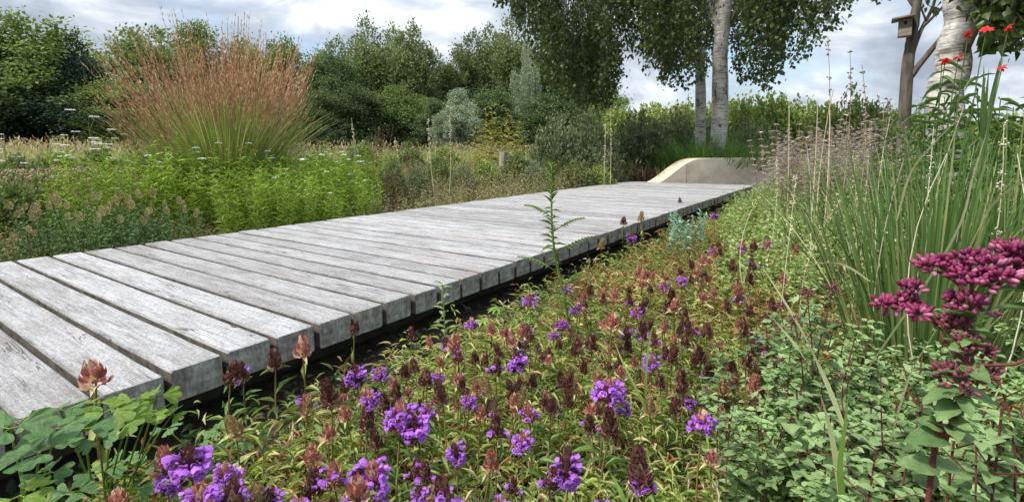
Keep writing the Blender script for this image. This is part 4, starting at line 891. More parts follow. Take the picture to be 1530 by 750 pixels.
# ------------------------------------------------------------------ right hand side: catmint and marjoram masses
PALE = leaf_mat('pale green small leaves', (0.15, 0.23, 0.06), (0.33, 0.43, 0.15), 0.35, 0.6, (0.48, 0.50, 0.25))
mb = MB(); B_ = field(7000, 1085, 1960, 2.6, 9.5, 0.9); B_ = B_[(B_[:, 1] < YR-0.35)]; k = len(B_); dd = np.hypot(B_[:, 0], B_[:, 1])
_v = B_-np.array([0, 0, H]); _px = CX+F*(_v@RT)/np.maximum(_v@FW, .1)
shoots(mb, B_, U(0.35, 0.62, k)*np.clip(dd/5.0, 0.55, 1.15)*np.clip((_px-1060)/150, .55, 1), 22, 0.030+0.0052*dd, 0.015+0.0028*dd, OVATE, 0, lean=0.35, stem_r=0.002, stem_mi=1, z0=0.05)
tag(obj('pale_herb_mass', mb.mesh('pale', [PALE, SCR])), 'mass of pale green small leaved herbs right of the far boardwalk', 'ground cover', kind='stuff')
LIL = leaf_mat('lilac grey flowers', (0.42, 0.32, 0.42), (0.66, 0.54, 0.64), 0.3, 0.7, (0.40, 0.30, 0.26))
def catmint(seed):
    global rng
    rng = np.random.default_rng(seed); ms, ml, mf = MB(), MB(), MB(); k = 6; a_ = U(0, 6.28, k); B_ = np.stack([np.cos(a_)*.04, np.sin(a_)*.04, 0*a_], 1)
    T_ = B_+np.stack([np.cos(a_)*U(.02, .2, k), np.sin(a_)*U(.02, .2, k), U(.75, 1.0, k)], 1); stems(ms, B_, T_, 0.0028, 0.0014, sides=4)
    shoots(ml, B_, np.full(k, .6), 16, 0.05, 0.022, OVATE, 0, lean=0.2, pair=True)
    fl_ = []
    for j in range(k):
        mf = MB(); fl_.append(mf)
        for w in range(9):
            t_ = 0.55+0.45*w/8; c = B_[j]+(T_[j]-B_[j])*t_; q_ = 9; az = U(0, 6.28, q_); d = dirs(az, U(0, .7, q_)); mf.inst(SIMPLE, basis(d, [0, 0, 1.0], 0.034*(1.15-.5*t_), 0.019), c+d*0.004, 0)
    return [('stems', ms.mesh('stems', SCR)), ('leaves', ml.mesh('leaves', PALE))]+[('flower_spike', f_.mesh('flower_spike', LIL)) for f_ in fl_]
CM = [catmint(41), catmint(42), catmint(43)]; rng = np.random.default_rng(79)
CMI = []
for k in range(72):
    px = random.uniform(1075, 1345); d_ = random.uniform(4.2, 9.0) if px > 1150 else random.uniform(8.5, 9.6); p = D(px, d_)
    if p[1] > YR-0.3 and p[0] < DEND+1.2: continue
    if px < 1165 and d_ > 6 and k % 3: continue
    p[2] = gz(p[0], p[1]); s_ = random.uniform(0.75, 1.12)
    oc = thing('catmint', 'faded lilac catmint', 'flower', p, random.uniform(0, 6.28), s_, 'faded lilac catmint in the right hand planting', CM[k % 3]); CMI.append((oc, 'tall lilac' if s_ > .93 else 'short lilac', *pix(p+np.array([0, 0, .8]))))
label_by_place(CMI, [(1075, 190, 'the main birch foot'), (1150, 240, 'the curved wall end'), (1179, 190, 'the lone straw stalk'), (1235, 190, 'the bundled straw stalks'), (1285, 160, 'the dark rounded shrub'), (1205, 215, 'the pale wispy stem'), (1310, 215, 'the big clump left tips'), (1353, 170, 'the bird box tree')], '%s catmint')
# tall pale stalks
for px, py, b_, d_, m_, lb in ((1237, 55, 1240, 3.6, DST, 'tall thin seed stalk, leftmost of three against the sky'), (1270, 75, 1245, 3.6, DST, 'thin seed stalk leaning right, middle of three against the sky'), (1288, 97, 1262, 3.6, DST, 'shortest seed stalk leaning right, right of three against the sky')):
    stalk(lb, px, py, d_, b_, plain('grey brown seed stalk', (0.22, 0.17, 0.12), (0.36, 0.29, 0.20), .9), 0.004, 9, hr=0.014)
for px, py, b_, d_, lb in ((1179, 145, 1181, 4.5, 'straight straw stalk standing alone right of the curved wall'), (1222, 150, 1215, 3.6, 'straw stalk at the left of the bundled stalks'), (1245, 135, 1230, 3.6, 'upright straw stalk in the bundle'), (1240, 165, 1234, 3.6, 'shorter straw stalk in the bundle')):
    stalk(lb, px, py, d_, b_, PST, 0.006)
WSP = plain('bleached wispy stem', (0.55, 0.48, 0.32), (0.70, 0.64, 0.48), 0.8)
for k, (px, py, b_, d_) in enumerate(((1300, 195, 1290, 2.6), (1330, 175, 1345, 2.4), (1395, 190, 1370, 2.2), (1440, 160, 1405, 2.0), (1500, 185, 1450, 1.9), (1520, 230, 1480, 1.7), (1275, 225, 1285, 2.4), (1205, 215, 1215, 3.0), (1160, 235, 1150, 3.4), (1350, 240, 1330, 1.9), (1190, 260, 1175, 2.4), (1415, 230, 1440, 1.7), (1255, 300, 1240, 1.9), (1130, 300, 1150, 2.4))):
    stalk('wispy pale stem, '+ORDN[k]+' of the fine ones counted through the right hand planting', px, py, d_, b_, WSP if k % 3 else PST, 0.0022, 0 if k % 2 else 7, hr=0.007, group='wispy pale stems in the right hand planting')
# lily like leafy stems
LLF = leaf_mat('lily leaves', (0.07, 0.13, 0.035), (0.15, 0.23, 0.07), 0.35, 0.4)
def lily():
    ms, ml = MB(), MB(); stems(ms, np.zeros((1, 3)), np.array([[0.02, 0, 1.0]]), 0.004, 0.002, sides=5); shoots(ml, np.zeros((1, 3)), np.array([1.0]), 60, 0.13, 0.017, STRAP, 0, el=(-0.3, 0.5), lean=0.02, z0=.1, taper=.35); return [('stem', ms.mesh('stem', LLF)), ('leaves', ml.mesh('leaves', LLF))]
LY = [lily(), lily()]
LYI = []
for k, (px, py, d_) in enumerate(((1398, 95, 3.4), (1428, 128, 3.2), (1383, 150, 3.3), (1365, 160, 3.6), (1455, 118, 3.0), (1440, 150, 3.1), (1487, 150, 3.0), (1515, 160, 2.9), (1412, 145, 3.4), (1468, 170, 2.8), (1345, 178, 3.8), (1320, 185, 4.0), (1500, 185, 2.7), (1375, 185, 3.2), (1540, 150, 2.9))):
    p = D(px, d_); p[2] = gz(p[0], p[1]); s_ = Q(px, py, d_)[2]-p[2]
    oc = thing('lily_stem', 'leafy stem', 'plant', p, k, (s_*.9, s_*.9, s_), 'leafy stems before the leaning birch', LY[k % 2]); LYI.append((oc, 'tall' if py < 152 else 'shorter', px, py))
label_by_place(LYI, [(1420, 110, 'the leaning birch trunk'), (1355, 160, 'the bird box tree'), (1470, 110, 'the broad upright buds'), (1520, 170, 'the right edge grass')], '%s leafy stem with whorled leaves')
bb = tuft_mesh(9, 0.5, 0.12, 0.05, 0.03, LLF, 0.02)
for px, py, lb in ((1466, 92, 'group of broad upright buds against the sky left of the rightmost red flower'), ):
    p = D(px, 2.6); p[2] = G; z_ = Q(px, py, 2.6)[2]-G; o = thing('upright_leaves', lb, 'plant', p, 0, 1, None); ms = MB(); stems(ms, np.zeros((1, 3)), np.array([[0, 0, z_-.25]]), .006, .005, sides=5); obj('stem', ms.mesh('stem', LLF), o); c = obj('leaves', bb, o); c.location = (0, 0, z_-.28); c.scale=(.55, .55, .62)
# red flowers
RED = leaf_mat('scarlet petals', (0.62, 0.02, 0.03), (0.85, 0.05, 0.05), 0.3, 0.5)
mf = MB(); k = 9; az = np.arange(k)*0.698; mf.inst(LANCE, basis(dirs(az, U(-.1, .7, k)), [0, 0, 1.0], 0.034, 0.019), np.zeros((k, 3)), 0); mf.inst(BUD, basis(np.array([[0, 0, -1.0]]), [1.0, 0, 0], 0.03, .012, .012), np.zeros((1, 3)), 0); rf = mf.mesh('flower', RED)
for px, py, b_, lb in ((1412, 92, 1420, 'red flower low against the leaning birch trunk, left one'), (1432, 87, 1428, 'red flower on the leaning birch trunk, right one'), (1447, 52, 1440, 'red flower at the right side of the leaning trunk, higher'), (1474, 45, 1455, 'largest red flower against the birch leaves'), (1507, 43, 1470, 'topmost red flower at the right'), (1497, 102, 1478, 'lowest red flower, on an arching stem at the right')):
    d_ = 2.2; p = D(b_, d_); p[2] = G; tp_ = Q(px, py, d_)-p; o = thing('red_flower', lb, 'flower', p, group='scarlet flowers on thin stems'); ms = MB(); stems(ms, np.zeros((1, 3)), tp_[None], .003, .0012, bend=np.array([[0.02, 0.02, .05]]), sides=4, seg=8); obj('stem', ms.mesh('stem', LLF), o)
    c = obj('flower', rf, o); c.location = tp_; c.rotation_euler = (random.uniform(-.8, .8), random.uniform(-.8, .8), px); c.scale = (.46, .62, .46)

# big grass clump at the right
BT = leaf_mat('tall blades', (0.07, 0.15, 0.04), (0.18, 0.29, 0.085), 0.32, 0.4, (0.38, 0.40, 0.18)); STR = leaf_mat('straw blades', (0.42, 0.36, 0.20), (0.60, 0.54, 0.34), .3, .6)
def big_clump(label, px, py, k, L, wid, lean, lo=0.03, wd=0.16):
    p = P(px, py, G); o = thing('grass_clump', label, 'grass clump', p); mb = MB(); a_ = U(0, 6.28, k); r_ = np.sqrt(U(0, 1, k)); B_ = np.stack([np.cos(a_)*r_*wd, np.sin(a_)*r_*wd, 0*a_], 1)
    blades(mb, B_, a_, U(0.65, 1.0, k)*L, lean*r_**1.5, U(0, 0.14, k)+(U(0, 1, k) < .1)*.3, U(.7, 1.15, k)*wid, 8, twist=.9); obj('blades', mb.mesh('blades', BT), o)
    mb = MB(); k2 = k//12; a_ = U(0, 6.28, k2); B_ = np.stack([np.cos(a_)*wd, np.sin(a_)*wd, 0*a_], 1); blades(mb, B_, a_, U(.7, 1.1, k2)*L, U(.1, .7, k2), U(0, .5, k2), np.full(k2, wid*.6), 8); obj('dry_blades', mb.mesh('dry_blades', STR), o)
big_clump('big upright green grass clump behind the foreground marjoram', 1375, 600, 330, 0.95, 0.0070, 0.27, wd=0.16)
big_clump('second green grass clump at the right edge behind the marjoram', 1490, 560, 280, 1.0, 0.0075, 0.30, wd=0.2)
big_clump('looser grass clump left behind the big one', 1330, 430, 110, 0.85, 0.007, 0.45, wd=0.15)
big_clump('grass clump in the middle of the right hand herbs', 1225, 420, 90, 0.62, 0.007, 0.5, wd=0.1)

# ------------------------------------------------------------------ selfheal bed
SHL = leaf_mat('selfheal leaves', (0.30, 0.38, 0.085), (0.56, 0.60, 0.21), 0.42, 0.5, (0.74, 0.68, 0.36))
SHD = leaf_mat('selfheal deep leaves', (0.13, 0.21, 0.055), (0.26, 0.36, 0.11), 0.35, 0.5)
SHR = leaf_mat('reddening leaves', (0.30, 0.12, 0.06), (0.52, 0.27, 0.14), 0.3, 0.6)
TAN = leaf_mat('dead tan leaves', (0.34, 0.27, 0.15), (0.58, 0.48, 0.28), 0.25, 0.8)
def bed(n, s0, s1, y0, y1, pw=1.0):
    x = s0+(s1-s0)*rng.uniform(0, 1, n)**pw; y = rng.uniform(y0, y1, n); B_ = np.stack([x, y, 0*x], 1); B_[:, 2] = gz(x, y); return B_
def vis(B_, lo=-200, hi=1850):
    v = B_-np.array([0, 0, H]); z = v@FW; px = CX+F*(v@RT)/np.maximum(z, 1e-3); return B_[(z > 0.15) & (px > lo) & (px < hi)]
mb = MB(); B_ = vis(bed(18000, 0.15, 7.5, -1.6, YR-0.10, 1.25)); edge = YR-0.10-B_[:, 1]; B_ = B_[rng.uniform(0, 1, len(B_)) < np.clip(edge/np.where(B_[:, 0] > 1.8, .16, .30), 0.15, 1)]
k = len(B_); print('bed shoots', k); dd = np.hypot(B_[:, 0], B_[:, 1])
hh = U(0.05, 0.17, k); sel = U(0, 1, k); pc = B_[:, 0]*0.9+np.sin(B_[:, 1]*3)*0.5
sel = np.where((B_[:, 0] > 1.9) & (B_[:, 0] < 4.6) & (U(0, 1, k) < .3), .85, sel)
for mi, msk in ((0, sel < .60), (1, (sel >= .60) & (sel < .76)), (2, (sel >= .76) & (sel < .86)), (3, sel >= .86)):
    shoots(mb, B_[msk], hh[msk], 11, U(0.035, 0.062, msk.sum()), U(0.005, 0.0095, msk.sum()), LANCE if mi != 3 else STRAP, mi, el=(-.25, .9), lean=0.8, z0=.05, taper=.3, jit=.5)
tag(obj('selfheal_foliage', mb.mesh('bedfoliage', [SHL, SHD, SHR, TAN])), 'tangled yellow green selfheal foliage covering the bed beside the boardwalk', 'ground cover', kind='stuff')
# dead leaves on the soil
mb = MB(); B_ = vis(bed(9000, 0.1, 6, -1.2, YR+0.1, 1.4)); k = len(B_); B_[:, 2] += U(0.002, .02, k); mb.inst(SIMPLE, basis(dirs(U(0, 6.28, k), U(-.2, .3, k)), rng.normal(0, .5, (k, 3))+np.array([0, 0, 1.]), U(.02, .045, k), U(.006, .014, k)), B_, 0)
tag(obj('leaf_litter', mb.mesh('litter', SCB)), 'brown leaf litter on the dark soil under the bed', 'leaf litter', kind='stuff')

BRD = leaf_mat('dark brown bracts', (0.085, 0.026, 0.024), (0.19, 0.08, 0.065), 0.15, 0.6, (0.34, 0.20, 0.15)); BRR = leaf_mat('russet bracts', (0.28, 0.085, 0.07), (0.52, 0.21, 0.17), 0.25, 0.6, (0.66, 0.46, 0.34))
BRT = leaf_mat('tan green bracts', (0.26, 0.19, 0.09), (0.42, 0.30, 0.16), .25, .6, (.34, .14, .10)); PUR = leaf_mat('violet petals', (0.30, 0.08, 0.50), (0.54, 0.20, 0.75), 0.35, 0.5)
STM = plain('selfheal stem', (0.13, 0.09, 0.035), (0.22, 0.18, 0.06), .6, 30)
HOOD = leaf_t([(0, 0.15), (0.35, 0.3), (0.7, 0.52), (0.95, 0.42), (1.08, 0)], -0.7, 0.55); LIP = leaf_t([(0, 0.12), (0.4, 0.25), (0.75, 0.55), (1, 0.35), (1.05, 0)], 0.35, 0.6)
def head(seed, bmat, nwh=8, W=0.034, Hh=0.052, petals=0, wide=1.0):
    r = np.random.default_rng(seed); mb, mp = MB(), MB()
    for w in range(nwh):
        t_ = w/(nwh-1); z = Hh*0.86*t_; rad = W*0.22*(1-.45*t_); n_ = 8; az = np.arange(n_)*6.283/n_+w*0.45+r.normal(0, .12, n_); el = 0.15+0.95*t_+r.normal(0, .16, n_)
        d = dirs(az, el); O = np.stack([np.cos(az)*rad, np.sin(az)*rad, np.full(n_, z)], 1)
        mb.inst(BRACT, basis(d, np.stack([-np.cos(az)*.3, -np.sin(az)*.3, np.ones(n_)], 1), W*0.36*(1.15-.4*t_)*r.uniform(.8, 1.2, n_), W*0.26*(1.1-.35*t_)*wide), O, 0)
    mb.inst(BUD, basis(np.tile([0, 0, 1.], (1, 1)), [1., 0, 0], Hh*.9, W*.34, W*.34), np.zeros((1, 3)), 0)
    if petals:
        for j in range(petals):
            az = j*2.4+r.normal(0, .3); t_ = r.uniform(0.1, 0.85); z = Hh*t_; rad = W*.34; d = dirs(np.array(az), np.array(0.45+r.normal(0, .2))); c = np.array([math.cos(az)*rad, math.sin(az)*rad, z])
            sc = 0.0115*r.uniform(.7, 1.25); mp.inst(HOOD, basis(np.array([d+np.array([0, 0, .45])]), [0, 0, 1.], sc, sc*.85), c[None], 0)
            for a2 in (-.55, 0, .55): mp.inst(LIP, basis(np.array([dirs(np.array(az+a2), np.array(-.05))]), [0, 0, 1.], sc*.85, sc*.5), (c+d*sc*.35)[None], 0)
            stems(mp, c[None]-d*W*.1, (c+d*sc*.55)[None], .0022, .0038, sides=5, seg=2)
    return mb.mesh('flower_head', bmat), (mp.mesh('petals', PUR) if petals else None)
SL_H = 0.27
def selfheal(seed, bmat, petals=0, nwh=7, W=.034, Hh=.05, lmat=SHD, nl=8, second=False):
    global rng
    rng = np.random.default_rng(seed); ms, ml = MB(), MB(); top = np.array([[rng.normal(0, .006), rng.normal(0, .006), SL_H-Hh]])
    c = stems(ms, np.zeros((1, 3)), top, .0024, .0017, bend=np.array([[rng.normal(0, .008), rng.normal(0, .008), 0]]), sides=5, seg=6)[0]
    shoots(ml, np.zeros((1, 3)), np.array([SL_H*.62]), nl, 0.062, 0.0125, LANCE, 0, el=(-.15, .75), lean=.02, z0=.15, pair=True, taper=.15)
    az = np.arange(2)*3.14+rng.uniform(0, 3); ml.inst(LANCE, basis(dirs(az, np.full(2, .25)), [0, 0, 1.], .036, .009), np.repeat(top, 2, 0)-[0, 0, .004], 0)
    hd, pt = head(seed+500, bmat, nwh, W, Hh, petals)
    return ms.mesh('stem', STM), ml.mesh('leaves', lmat), hd, pt, top[0]
PROT = {'dark': [selfheal(101, BRD, Hh=.044), selfheal(102, BRD, nwh=8, Hh=.052, W=.032), selfheal(103, BRD, nwh=5, Hh=.032)],
        'russet': [selfheal(104, BRR, nwh=5, Hh=.036, lmat=SHL), selfheal(105, BRR, nwh=6, Hh=.044, lmat=SHL), selfheal(106, BRR, nwh=4, Hh=.028, W=.038, lmat=SHL)],
        'tan': [selfheal(107, BRT, nwh=6, Hh=.046, lmat=SHL), selfheal(108, BRT, nwh=5, Hh=.04, lmat=SHL)],
        'purple': [selfheal(109, BRR, 26, nwh=5, Hh=.040), selfheal(110, BRD, 34, nwh=6, Hh=.048), selfheal(111, BRR, 20, nwh=4, Hh=.034)],
        'bit': [selfheal(112, BRD, 4, nwh=6, Hh=.044), selfheal(113, BRR, 5, nwh=6, Hh=.044), selfheal(114, BRD, 3, nwh=7, Hh=.052)]}
rng = np.random.default_rng(80)
WORD = {'dark': 'dark head', 'russet': 'russet head', 'tan': 'tan head', 'purple': 'violet flower ring', 'bit': 'half open violet head'}
SHI = []
def place_sh(kind, px, py, w_, ztip, label=None, hero=False):
    p = P(px, py-0.6*w_, ztip); dist = math.sqrt(p[0]**2+p[1]**2+(H-ztip)**2); s = np.clip(w_*dist/F/0.034*(0.64 if kind == 'purple' else 0.76), .42, 1.5); g_ = gz(p[0], p[1]); sz = (ztip-g_)/SL_H
    st, lf, hd, pt, top = random.choice(PROT[kind]); s = min(s, 1.12) if kind in ('purple', 'bit') else s
    o = thing('selfheal', label or ('selfheal with '+WORD[kind]), 'flower', (p[0], p[1], g_), random.uniform(0, 6.28), 1.0, 'selfheal stalks in the bed beside the boardwalk', tilt=(random.gauss(0, .02 if label else .05), random.gauss(0, .02 if label else .05)))
    a = obj('stem', st, o); a.scale = (s, s, sz); b = obj('leaves', lf, o); b.scale = (s, s, sz); c = obj('flower_head', hd, o); c.location = (top[0]*s, top[1]*s, top[2]*sz); c.scale = (s*1.08,)*3
    c.rotation_euler = (random.gauss(0, .12), random.gauss(0, .12), 0)
    if pt: obj('petals', pt, c)
    if not label: SHI.append((o, WORD[kind], px, py))
HERO = [('purple', 452, 742, 26, .13, 'violet selfheal bloom low at the bottom edge between two larger ones'), ('purple', 355, 702, 24, .06, 'violet selfheal bloom behind the bottom edge blooms at the left'), ('purple', 634, 712, 24, .09, 'violet selfheal bloom just above the large russet cluster'),
 ('purple', 700, 596, 22, .03, 'violet selfheal bloom between the twin spikes and the salmon rosette'), ('purple', 704, 490, 20, .0, 'violet selfheal bloom in the shade left of the cranesbill'), ('purple', 656, 566, 20, .04, 'violet selfheal bloom behind the twin dark spikes'), ('russet', 300, 745, 26, .13, 'russet selfheal head between the bottom left blooms'),
 ('russet', 141, 575, 34, .07, 'russet selfheal rosette standing against the plank ends above the columbine leaves'), ('dark', 332, 560, 25, .05, 'dark selfheal head against the plank end left of the tiny violet one'), ('tan', 345, 640, 26, .0, 'tan selfheal head below the dark one by the boardwalk'),
 ('bit', 367, 556, 20, .0, 'tiny selfheal head with one violet flower against the dark plank end'), ('russet', 250, 672, 28, .08, 'pale russet selfheal head touching the large violet bloom at the lower left'), ('purple', 280, 690, 50, .10, 'large violet selfheal bloom at the lower left'),
 ('purple', 268, 748, 44, .12, 'violet selfheal bloom at the bottom edge, leftmost'), ('tan', 385, 728, 34, .10, 'tan selfheal head at the bottom edge'), ('purple', 405, 722, 30, .10, 'violet selfheal bloom beside the tan head at the bottom edge'), ('russet', 178, 748, 28, .12, 'russet selfheal head at the bottom left corner'),
 ('dark', 412, 542, 24, .05, 'dark selfheal head in front of the plank corner, left of the salmon one'), ('russet', 450, 525, 28, .07, 'salmon selfheal head in front of the plank corner'), ('dark', 526, 485, 17, .07, 'slim dark selfheal head reaching over the plank top edge'), ('dark', 487, 590, 32, .06, 'tall dark brown selfheal spike in the gap below the planks'),
 ('dark', 608, 500, 17, .02, 'small dark selfheal head in the shade under the boardwalk'), ('russet', 644, 512, 15, .0, 'small salmon selfheal head in the shade under the boardwalk'), ('russet', 676, 520, 28, .05, 'salmon selfheal head under the small pale weed'),
 ('dark', 636, 570, 28, .08, 'dark selfheal spike, left of the twin spikes'), ('dark', 655, 590, 29, .08, 'dark selfheal spike, right of the twin spikes'), ('dark', 545, 632, 28, .06, 'stout dark selfheal spike left of the big violet bloom'), ('dark', 568, 640, 24, .05, 'brown selfheal head tucked left of the big violet bloom'),
 ('purple', 592, 635, 44, .08, 'big violet selfheal bloom below the twin dark spikes'), ('purple', 622, 640, 40, .07, 'violet selfheal bloom right of the big one'), ('russet', 493, 645, 24, .05, 'russet selfheal head below the tall dark spike'), ('russet', 472, 676, 28, .07, 'salmon selfheal rosette in the lower bed'),
 ('purple', 580, 708, 44, .10, 'violet selfheal bloom at the lower middle'), ('bit', 640, 690, 26, .08, 'selfheal head with a violet flower on one side in the lower middle'), ('purple', 518, 732, 30, .11, 'violet selfheal bloom at the bottom edge below the salmon rosette'), ('russet', 548, 728, 36, .11, 'russet selfheal head at the bottom edge'),
 ('bit', 640, 735, 52, .14, 'large russet selfheal cluster at the bottom edge'), ('purple', 680, 748, 40, .13, 'violet selfheal bloom at the bottom edge right of the russet cluster'), ('russet', 720, 676, 28, .07, 'salmon selfheal rosette right of the lower middle'), ('bit', 736, 545, 22, .04, 'selfheal head with small violet flowers below the cranesbill leaves'),
 ('purple', 790, 462, 30, .0, 'violet selfheal bloom by the foot of the tall green weed'), ('purple', 780, 545, 28, .04, 'violet selfheal bloom left of the tall weed stem'), ('bit', 797, 612, 24, .04, 'violet tinged selfheal head low in the middle bed'), ('purple', 898, 590, 40, .08, 'tall violet selfheal bloom in the centre of the bed'),
 ('dark', 905, 632, 34, .05, 'dark selfheal head just below the tall violet bloom'), ('purple', 848, 690, 38, .09, 'violet selfheal bloom left of a dark spike at the lower centre'), ('dark', 862, 676, 30, .10, 'dark selfheal spike in the lower centre'), ('dark', 945, 690, 42, .11, 'broad brown selfheal head in the lower centre'),
 ('purple', 962, 712, 30, .08, 'violet selfheal bloom below the broad brown head'), ('purple', 1048, 642, 38, .07, 'violet selfheal bloom with three flowers right of centre'), ('purple', 968, 545, 24, .04, 'violet selfheal bloom near a grass blade right of centre'), ('russet', 1060, 680, 22, .04, 'small russet selfheal head below the three flowered bloom'),
 ('dark', 1008, 525, 20, .05, 'dark selfheal head right of the centre blade'), ('dark', 1045, 522, 20, .05, 'dark selfheal head left of the crimson marjoram head'), ('dark', 895, 515, 24, .06, 'dark selfheal spike below the crimson head'), ('russet', 910, 492, 28, .06, 'crimson russet selfheal head in the centre bed'),
 ('bit', 1148, 522, 24, .06, 'selfheal head with violet flowers left of the big grass clump'), ('purple', 866, 474, 24, .0, 'violet selfheal bloom right of the tall weed'), ('purple', 942, 362, 18, .04, 'violet selfheal bloom against the plank ends far along the boardwalk'), ('dark', 932, 336, 13, .07, 'dark selfheal head against the far plank tops'),
 ('tan', 960, 330, 14, .06, 'tan selfheal head against the far plank ends'), ('tan', 898, 370, 13, -.02, 'tan selfheal head in the shadow of the planks'), ('bit', 1015, 303, 11, .05, 'selfheal head on a thin stem above the far boardwalk edge'), ('purple', 1068, 328, 15, .05, 'violet selfheal bloom beside the bluish spurge'),
 ('purple', 844, 438, 16, .0, 'violet selfheal bloom touching the tall weed stem'), ('bit', 815, 705, 30, .10, 'selfheal head with violet flowers at the lower centre left'), ('purple', 488, 735, 34, .12, 'violet selfheal bloom at the bottom edge left of the middle'), ('bit', 345, 735, 36, .12, 'violet tinged selfheal head at the bottom edge between blooms')]
for h_ in HERO: place_sh(*h_[:5], label=h_[5])
cnt = 0; taken = [(a[1], a[2]) for a in HERO]
while cnt < 225:
    py = 322+300*random.random()**1.45; px = random.uniform(430, 1260)
    ed = 557-0.323*(px-247)+70*(1+(py-400)/500)      # keep clear of the shaded strip under the planks
    if py < ed+12 or (px > 1120+0.1*(py-300) and random.random() < .8): continue
    if px > 1180 and py > 420: continue
    r_ = random.random(); cool = (px < 800)
    kind = 'dark' if r_ < (.30 if cool else .50) else 'russet' if r_ < (.66 if cool else .84) else 'tan' if r_ < .86 else 'bit' if r_ < .94 else 'purple'
    w_ = 10+(py-320)*0.034+random.uniform(-2, 3)
    place_sh(kind, px, py, w_, random.uniform(-.06, .05)); cnt += 1

for x, y in ((240, 715), (315, 722), (335, 690), (375, 695), (425, 700), (440, 735), (470, 715), (500, 700), (535, 690), (560, 745), (600, 745), (612, 690), (660, 705), (420, 745), (310, 750), (740, 735), (770, 700), (690, 650), (745, 620), (560, 590), (540, 560), (820, 740), (895, 735), (780, 655)):
    place_sh('purple' if (x+y) % 3 else 'bit', x, y, random.uniform(20, 30), random.uniform(.04, .11))
label_by_place(SHI, [(300, 720, 'the lower left bloom'), (430, 725, 'the bottom edge tan head'), (560, 720, 'the lower middle bloom'), (898, 590, 'the tall violet bloom'), (487, 590, 'the tall brown spike'), (600, 635, 'the big violet bloom'), (645, 580, 'the twin dark spikes'), (845, 430, 'the tall green weed'), (1000, 350, 'the bluish spurge'),
  (760, 490, 'the cranesbill'), (661, 460, 'the small pale weed'), (1048, 642, 'the three flowered bloom'), (1092, 510, 'the crimson marjoram head'), (945, 690, 'the broad brown head'), (910, 492, 'the crimson selfheal head'),
  (1225, 430, 'the dull red marjoram'), (942, 362, 'the lone plank side bloom'), (1068, 328, 'the far violet bloom'), (720, 676, 'the salmon rosette'), (965, 560, 'the centre grass blade'), (1180, 350, 'the pale herb mass')], 'selfheal with %s')

# bluish spurge
SPG = leaf_mat('bluish spurge leaves', (0.20, 0.34, 0.26), (0.36, 0.54, 0.42), 0.3, 0.5)
p = P(1005, 352, -0.05); p[2] = G; o = thing('spurge', 'bluish green spurge with whorled fleshy leaves beside the far boardwalk edge', 'plant', p); mb = MB(); k = 13; B_ = np.stack([U(-.22, .22, k), U(-.2, .10, k), 0*U(0, 1, k)], 1)
shoots(mb, B_, U(.24, .34, k), 40, .044, .018, OVATE, 0, el=(.15, .9), lean=.35, z0=.2, taper=.3, stem_r=.003, stem_mi=0); obj('leaves', mb.mesh('leaves', SPG), o)
# tall green weed in front of the deck
WD = leaf_mat('weed leaves', (0.14, 0.22, 0.045), (0.26, 0.36, 0.09), 0.35, 0.5)
p = P(848, 560, G); top = Q(824, 248, float(np.hypot(p[0], p[1]))); o = thing('tall_weed', 'single tall green weed with feathery leaves rising in front of the boardwalk', 'weed', p); ms = MB()
tv = top-p; pts, rad = smooth_path([(0, 0, 0), tv*.3+np.array([.012, -.008, 0]), tv*.65+np.array([-.008, .012, 0]), tv], [.0062, .0055, .0042, .002], 16); tube(ms, pts, rad, 7); obj('stem', ms.mesh('stem', WD), o)
mb = MB(); n_ = 120; t_ = np.linspace(.12, 1, n_)**.85; O = np.stack([np.interp(t_, np.linspace(0, 1, 16), pts[:, i]) for i in range(3)], 1); az = np.arange(n_)*2.4; el = np.where(t_ > .8, U(.7, 1.3, n_), U(.1, .8, n_))
L_ = np.where(t_ > .62, .056, .036)*U(.7, 1.2, n_)*(1.15-.5*t_); mb.inst(LANCE, basis(dirs(az, el), [0, 0, 1.], L_*U(.6, 1.25, n_), L_*.15), O, 0); obj('leaves', mb.mesh('leaves', WD), o)
mb = MB()
for t0, ax_, L_ in ((.70, YAW-2.2+.6, .12), (.60, YAW-1.4, .15), (.52, YAW+1.8, .16), (.44, YAW-.8, .11), (.36, YAW+1.6, .15), (.30, YAW-1.8, .13), (.2, YAW+2.2, .14), (.16, YAW-1.2, .15), (.76, YAW+1.5, .10)):
    c = np.array([np.interp(t0, np.linspace(0, 1, 16), pts[:, i]) for i in range(3)]); d = dirs(np.array(ax_), np.array(.42)); e = c+d*L_; stems(mb, c[None], e[None], .0016, .0008, bend=np.array([[0, 0, .012]]), sides=4); q_ = 9
    for j in range(q_):
        f = .25+.75*j/q_; b = c+d*L_*f+np.array([0, 0, .012*4*f*(1-f)])
        for sg in (-1, 1): mb.inst(LANCE, basis(np.array([dirs(np.array(ax_+sg*.9), np.array(.3))]), [0, 0, 1.], .030*(1.15-f*.6), .006), b[None], 0)
obj('feathery_leaves', mb.mesh('feathery', WD), o)
# small pale weed against the deck
PW2 = leaf_mat('pale weed leaves', (0.20, 0.27, 0.11), (0.33, 0.40, 0.20), .35, .5)
p = P(668, 560, G); top = Q(661, 425, float(np.hypot(p[0], p[1]))); o = thing('small_weed', 'small pale weed with paired leaves standing against the plank ends', 'weed', p); ms = MB(); stems(ms, np.zeros((1, 3)), (top-p)[None], .0028, .0018, sides=5); obj('stem', ms.mesh('stem', PW2), o)
mb = MB(); n_ = 20; t_ = np.linspace(.25, 1, n_); az = np.arange(n_)//2*1.1+np.arange(n_) % 2*3.14+YAW+1.3; mb.inst(OVATE, basis(dirs(az, U(.2, .7, n_)), [0, 0, 1.], .06*(1.15-.6*t_), .02*(1.1-.4*t_)), (top-p)[None]*t_[:, None], 0); obj('leaves', mb.mesh('leaves', PW2), o)
